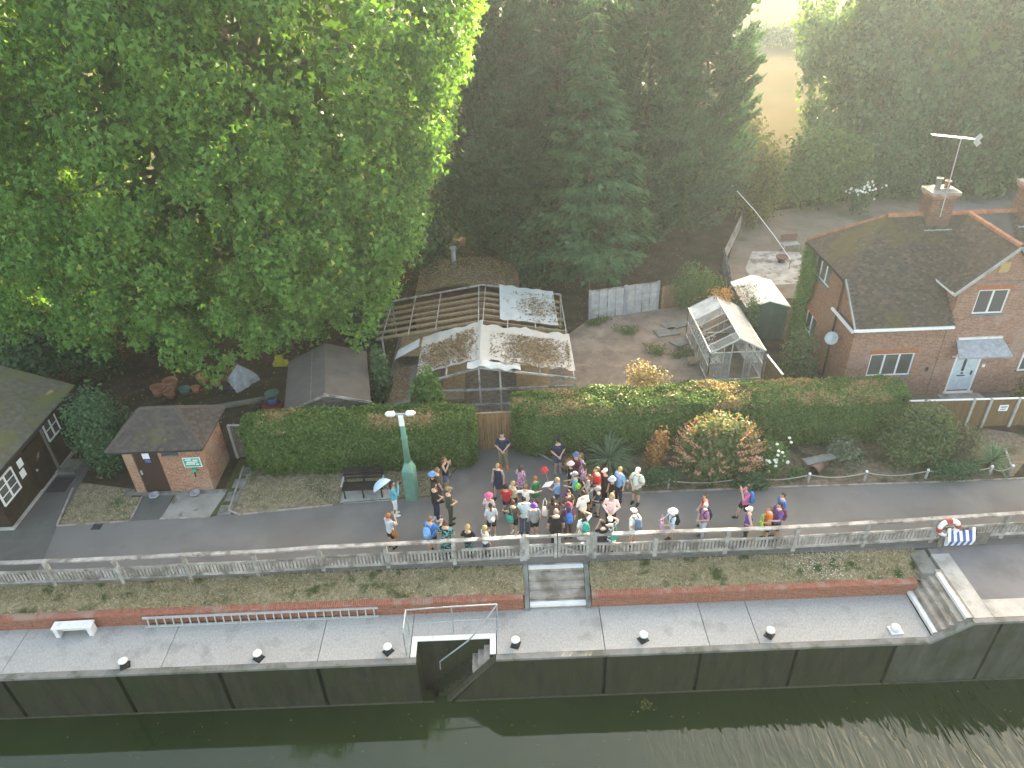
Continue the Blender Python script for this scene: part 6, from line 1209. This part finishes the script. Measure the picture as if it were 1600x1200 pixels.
def handbag(p, at, label, col, sx=.16, sz=.14):
    a = local(p, at); t = thing('shoulder_bag', label, 'bag', a, p.rotation_euler.z, 'bags carried in the crowd'); MB().loft([(0, 0, -sz, sx*.8, .045), (0, 0, -sz*.8, sx, .06), (0, 0, sz*.5, sx*.95, .055), (0, 0, sz, sx*.7, .03)], 14).build('bag', CM(col), t, True); MB().tube([(-sx*.7, 0, sz*.8), (-sx*.5, -.02, sz+.25), (0, -.03, sz+.42), (sx*.5, -.02, sz+.25), (sx*.7, 0, sz*.8)], .012, 6).build('strap', CM(col), t)
def phone(p, label):
    a = local(p, (0, -.30, 1.60)); t = thing('camera', label, 'camera', a, p.rotation_euler.z, 'cameras held up'); MB().box(-.075, .075, -.02, .03, -.05, .05).build('body', M['ink'], t, bevel=.008); MB().tube([(0, -.02, 0), (0, -.09, 0)], .035, 10).build('lens', M['black'], t)
A = []
def pp(*a, **k): A.append(person(*a, **k)); return A[-1]
guide = pp((-0.48, 22.90), 1.76, 5, 'person in dark polo shirt and khaki trousers standing before the brown gate', 'navy', ('trousers', 'khaki'), ('short', 'dark'), 'front', 'easy', shoes='orange', fat=1.06)
p = pp((1.71, 22.41), 1.74, 12, 'person in black cap and dark shirt standing against the right hedge', 'navy', ('shorts', 'jeans'), ('short', 'dark'), 'front', 'stand', hat=('cap', 'black'), shoes='grey')
p = pp((-4.57, 20.31), 1.66, 105, 'person in turquoise blouse and white trousers raising a camera under a parasol', 'turq', ('trousers', 'white'), ('long', 'black'), 'camera', sleeve='long', shoes='white'); phone(p, 'black camera held by the person in turquoise')
a = local(p, (.12, .32, 1.42)); t = thing('parasol', 'pale blue patterned parasol resting on the shoulder of the person in turquoise', 'parasol', a, 0)
prf = [[Vector((.46*math.sin(f)*math.cos(q), .46*math.sin(f)*math.sin(q), .40*math.cos(f)-.22*(1 if k % 2 else .985)*0)) for k, q in enumerate(np.linspace(0, 6.283, 17)[:-1])] for f in (.03, .4, .8, 1.15, 1.35)]
cno = MB().rings(prf, False).build('canopy', PRINT['white_pattern'] if False else CM('sky'), t, True); stk = MB().tube([(0, 0, .40), (0, 0, -.45)], .012, 6).build('stick', M['timber_tan'], t)
t.rotation_euler = (R(-25), R(-38), 0); t.scale = (.85, .85, .85)
p = pp((-4.51, 18.65), 1.64, 140, 'person with ginger hair, pale blue top and dark shorts near the railing', 'pgrey', ('shorts', 'black'), ('bun', 'ginger'), 'camera', sleeve='short', shoes='black'); phone(p, 'black camera held by the ginger-haired person'); handbag(p, (-.25, .02, .88), 'tan leather shoulder bag of the ginger-haired person', 'tanbag', .17, .13)
p = pp((-2.72, 21.61), 1.66, 70, 'person with long dark red hair and black sleeveless top by the left hedge', 'black', ('shorts', 'denim'), ('long', 'auburn'), 'camera', sleeve='none', shoes='red')
p = pp((-2.95, 20.98), 1.66, 110, 'person with light brown hair half hidden behind the blue-capped child', 'brown', ('trousers', 'brown'), ('short', 'lbrown'), 'stand')
p = pp((-3.14, 21.01), 1.42, 115, 'child in bright blue cap holding something red', 'black', ('trousers', 'khaki'), ('short', 'brown'), 'hold', hat=('sunhat', 'lblue'), child=True)
p = pp((-2.99, 19.97), 1.78, 120, 'tall person in black T-shirt and dark jeans left of the crowd', 'black', ('trousers', 'navy'), ('short', 'dark'), 'front', shoes='white', fat=1.05)
p = pp((-2.47, 19.75), 1.74, 115, 'person in khaki cap and dark green shirt and trousers', 'dkhaki', ('trousers', 'dkhaki'), ('short', 'brown'), 'front', 'easy', hat=('cap', 'khaki'), fat=1.05)
p = pp((-3.03, 18.32), 1.72, 150, 'person in bright blue T-shirt leaning at the railing', 'blue', ('shorts', 'black'), ('short', 'lbrown'), 'fwd', fat=1.08); backpack(p, 'light blue backpack on the person in the bright blue T-shirt', 'lblue', 'lblue')
p = pp((-2.48, 18.16), 1.64, 165, 'person in black and teal patterned dress at the railing', 'teal_print', ('long_dress', 'teal_print'), ('short', 'brown'), 'front', fat=1.1)
p = pp((-1.72, 18.02), 1.52, 170, 'blond child in black T-shirt and dark patterned leggings at the railing', 'black', ('trousers', 'teal_print'), ('pony', 'blond'), 'front', child=True)
p = pp((-1.14, 18.05), 1.40, 130, 'blond child in white top and jeans carrying a white-handled net', 'white', ('trousers', 'jeans'), ('long', 'blond'), 'hold', child=True); net(p, (.2, -.36, 1.1), (.1, -.5, 1.75), 'white-handled net held by the child in jeans', 'white', .05)
p = pp((-0.67, 21.15), 1.62, -20, 'person in navy strapless dress walking in front of the guide', 'navy', ('dress', 'navy'), ('short', 'blond'), 'stand', 'walk', sleeve='none')
p = pp((0.19, 21.28), 1.34, 150, 'girl in pink and white dress carrying a pink net', 'pink_floral', ('dress', 'pink_floral'), ('long', 'brown'), 'hold', child=True); net(p, (-.22, -.1, .75), (.1, -.35, .55), 'pink net held by the girl in the floral dress', 'pink')
p = pp((-0.38, 20.15), 1.40, 160, 'dark-haired child in red top and navy shorts', 'red', ('shorts', 'navy'), ('short', 'black'), 'stand', child=True, shoes='brown')
p = pp((-0.12, 20.31), 1.40, 130, 'blond child in cream top with a black bag', 'cream', ('shorts', 'black'), ('short', 'blond'), 'hold', child=True); handbag(p, (.2, -.12, .85), 'black bag of the child in cream', 'black')
p = pp((0.34, 20.08), 1.42, 175, 'child in white T-shirt with both arms spread', 'white', ('shorts', 'navy'), ('short', 'lbrown'), 'spread', child=True)
p = pp((0.72, 20.66), 1.30, 200, 'ginger-haired child in green dress', 'green', ('dress', 'green'), ('short', 'ginger'), 'stand', child=True)
p = pp((-1.01, 19.64), 1.45, 165, 'blond girl in pale pink top with a bright pink hat', 'ppink', ('shorts', 'denim'), ('long', 'blond'), 'stand', child=True, hat=('sunhat', 'pink'))
p = pp((-0.93, 19.02), 1.58, 185, 'person with long dark ponytail, pale grey top and black shorts', 'pgrey', ('shorts', 'black'), ('pony', 'black'), 'stand', shoes='white')
p = pp((-0.14, 19.07), 1.62, 150, 'person with brown hair, brown top and black shorts beside the denim trousers', 'brown', ('shorts', 'black'), ('short', 'brown'), 'hips', shoes='white'); handbag(p, (.05, .2, .95), 'dark teal bag on the back of the brown-topped person', 'teal', .16, .16)
p = pp((0.25, 19.11), 1.74, 185, 'dark-haired person in pale blue shirt and flared jeans in the crowd', 'sky', ('flares', 'jeans'), ('short', 'black'), 'front', sleeve='short')
p = pp((0.60, 18.92), 1.56, 190, 'person in purple hat, grey T-shirt and black shorts', 'grey', ('shorts', 'black'), None, 'stand', hat=('sunhat', 'purple'), shoes='white')
p = pp((2.36, 21.63), 1.60, -60, 'person in blue hat and purple top beside the bed', 'maroon', ('trousers', 'black'), ('short', 'brown'), 'stand', hat=('sunhat', 'denim'))
p = pp((2.53, 21.61), 1.58, -70, 'brown-haired person behind the blue-hatted one', 'lilac', ('trousers', 'jeans'), ('long', 'lbrown'), 'stand')
p = pp((2.10, 21.16), 1.56, -80, 'person in white-pink sun hat and black top', 'black', ('trousers', 'black'), ('long', 'brown'), 'stand', hat=('sunhat', 'ppink'))
p = pp((2.57, 20.99), 1.58, -110, 'dark-haired person in lilac patterned top', 'pink_floral', ('trousers', 'maroon'), ('long', 'dark'), 'hold')
p = pp((2.21, 20.55), 1.50, -95, 'person in grey cap and blue top with arm stretched forward', 'turq', ('trousers', 'sage'), ('short', 'brown'), 'fwd', hat=('cap', 'grey'), child=True)
p = pp((2.70, 20.25), 1.64, -100, 'person with long auburn hair and grey top', 'grey', ('trousers', 'black'), ('long', 'auburn'), 'fold')
p = pp((3.01, 20.52), 1.76, -75, 'tall person in bright red T-shirt', 'red', ('trousers', 'navy'), ('short', 'lbrown'), 'front', fat=1.1)
p = pp((3.33, 20.59), 1.60, -60, 'person in pale cap and black top behind the red T-shirt', 'black', ('trousers', 'black'), ('short', 'brown'), 'stand', hat=('cap', 'ppink'))
p = pp((3.87, 20.57), 1.68, -50, 'blond person in light blue shirt and dark trousers', 'lblue', ('trousers', 'navy'), ('short', 'blond'), 'stand')
p = pp((3.57, 20.38), 1.36, -80, 'child in grey-white sun hat beside the light blue shirt', 'black', ('trousers', 'black'), None, 'stand', hat=('sunhat', 'pgrey'), child=True)
p = pp((4.50, 20.41), 1.72, -35, 'person in white cap, pale shirt and grey-green shorts beside the bed', 'mint', ('shorts', 'sage'), ('short', 'white'), 'front', hat=('cap', 'white'), fat=1.08); backpack(p, 'navy backpack on the person in the white cap', 'navy', 'grey')
p = pp((1.54, 20.46), 1.34, -120, 'boy in light blue T-shirt holding a white clipboard', 'lblue', ('shorts', 'jeans'), ('short', 'blond'), 'fwd', child=True)
a = local(p, (0, -.5, 1.2)); t = thing('clipboard', 'white clipboard held by the boy in light blue', 'clipboard', a, p.rotation_euler.z); o = MB().box(-.17, .17, -.006, .006, -.2, .2).build('sheet', M['paper'], t); o.rotation_euler = (R(-60), 0, 0); o = MB().box(-.05, .05, .0, .02, .17, .21).build('clip', M['alu'], t); o.rotation_euler = (R(-60), 0, 0)
net(p, (-.2, -.4, 1.0), (-.25, -.75, 1.65), 'red net raised in front of the boy in light blue', 'red'); net(p, (.25, .2, .9), (.45, .5, 1.35), 'purple net behind the boy in light blue', 'purple')
p = pp((1.86, 19.51), 1.60, 30, 'person with dark curly hair and brown top facing the railing', 'brown', ('trousers', 'black'), ('long', 'dark'), 'front')
p = pp((2.37, 19.33), 1.70, -150, 'dark-haired person in long white shirt', 'white', ('trousers', 'brown'), ('short', 'dark'), 'front', sleeve='long')
p = pp((2.74, 20.14), 1.30, -120, 'child in black and white striped top', 'mono_stripe', ('shorts', 'black'), ('short', 'dark'), 'hold', child=True); net(p, (.2, -.3, 1.0), (.1, -.55, 1.3), 'lime green net of the child in stripes', 'lime')
p = pp((2.99, 19.85), 1.36, -95, 'boy in grey cap, navy T-shirt and grey shorts', 'navy', ('shorts', 'grey'), ('short', 'brown'), 'front', child=True, hat=('cap', 'grey'))
p = pp((3.37, 19.16), 1.68, -15, 'blond person in loose pale pink blouse with hands clasped', 'ppink', ('trousers', 'black'), ('long', 'blond'), 'front', sleeve='long', fat=1.12)
p = pp((1.29, 19.15), 1.62, 160, 'dark-haired person in brown top carrying a white bag', 'brown', ('trousers', 'brown'), ('long', 'dark'), 'stand'); handbag(p, (.33, .02, .95), 'white cloth bag of the dark-haired person', 'white', .12, .2)
p = pp((1.34, 18.40), 1.74, 180, 'balding person in black T-shirt and black trousers', 'black', ('trousers', 'black'), ('bald', 'grey'), 'stand', fat=1.1)
p = pp((1.80, 18.80), 1.64, 185, 'person in maroon hat and top in front of the railing', 'maroon', ('trousers', 'brown'), ('long', 'dark'), 'stand', hat=('sunhat', 'maroon')); backpack(p, 'bright blue backpack on the person in maroon', 'blue', 'blue')
p = pp((2.28, 18.26), 1.64, -160, 'brown-haired person in white top shading the eyes', 'white', ('skirt', 'white'), ('long', 'dark'), 'shade'); backpack(p, 'teal green backpack on the person in white', 'teal', 'teal')
p = pp((2.91, 17.87), 1.56, -165, 'person in dark cap and black top with raised elbow at the railing', 'black', ('trousers', 'navy'), ('short', 'dark'), 'camera', hat=('cap', 'black'))
p = pp((3.16, 17.98), 1.62, -165, 'person in white cap and dark striped top shading the eyes at the railing', 'white_pattern', ('skirt', 'white_pattern'), ('short', 'dark'), 'shade', hat=('cap', 'white')); handbag(p, (-.1, .2, .98), 'dark teal satchel of the striped person', 'teal', .15, .13)
p = pp((4.03, 18.28), 1.70, -140, 'person in white cap and white shirt right of the gate', 'white', ('shorts', 'white_pattern'), ('short', 'lbrown'), 'back', hat=('cap', 'white')); backpack(p, 'denim blue backpack on the person in white cap by the railing', 'denim', 'denim')
p = pp((5.40, 18.42), 1.50, -75, 'person in white sun hat and pale blue shirt alone on the path', 'sky', ('shorts', 'ppink'), None, 'fwd', hat=('sunhat', 'white'), child=True); backpack(p, 'small black backpack on the person in the white sun hat', 'black', 'black'); handbag(p, (0, -.42, .95), 'pale lilac bag carried by the person in the white sun hat', 'lilac', .15, .16)
p = pp((6.68, 19.00), 1.62, -90, 'person in red top behind the white-haired walker', 'red', ('trousers', 'grey'), ('short', 'brown'), 'front')
p = pp((6.54, 18.52), 1.64, -70, 'white-haired person in pink checked top and pale trousers', 'pink_check', ('trousers', 'pgrey'), ('short', 'white'), 'front', 'easy', shoes='brown'); backpack(p, 'dark navy backpack on the white-haired person', 'navy', 'navy')
p = pp((8.25, 19.33), 1.66, -95, 'brown-haired person in pink top with arms raised', 'pink', ('shorts', 'black'), ('long', 'dark'), 'camera', 'walk'); q = backpack(p, 'bright blue drawstring bag on the person in pink', 'blue', 'blue')
p = pp((8.02, 18.28), 1.58, -100, 'person in white cap and purple top near the railing', 'purple', ('trousers', 'black'), ('short', 'white'), 'hips', sleeve='none', hat=('cap', 'white'))
p = pp((8.73, 18.30), 1.58, -85, 'boy in orange T-shirt and black shorts', 'orange', ('shorts', 'black'), ('short', 'lbrown'), 'hold'); handbag(p, (.2, -.35, .98), 'lime green bag held by the boy in orange', 'lime', .17, .15)
p = pp((9.35, 18.86), 1.66, -80, 'brown-haired person in blue top behind the maroon bag', 'blue', ('trousers', 'navy'), ('short', 'brown'), 'stand')
p = pp((9.05, 18.32), 1.72, -75, 'dark-haired person in dark purple top at the right end of the group', 'purple', ('shorts', 'black'), ('short', 'dark'), 'fwd', fat=1.05); backpack(p, 'large maroon backpack on the person at the right end of the group', 'maroon', 'maroon')


# ================================================================ HAZE
def haze():
    m, n, o = newmat('haze'); v = nd(n, 'ShaderNodeVolumePrincipled'); v.inputs['Color'].default_value = (.72, .87, 1.0, 1); v.inputs['Density'].default_value = HAZE; v.inputs['Anisotropy'].default_value = .45
    n.links.new(v.outputs[0], o.inputs['Volume']); hz = tag(MB().box(-260, 260, -45, 420, -4.6, 32).build('haze', m), 'faint summer evening haze in the air', 'haze', kind='stuff')
HAZE = .00050
if HAZE > 0: haze()
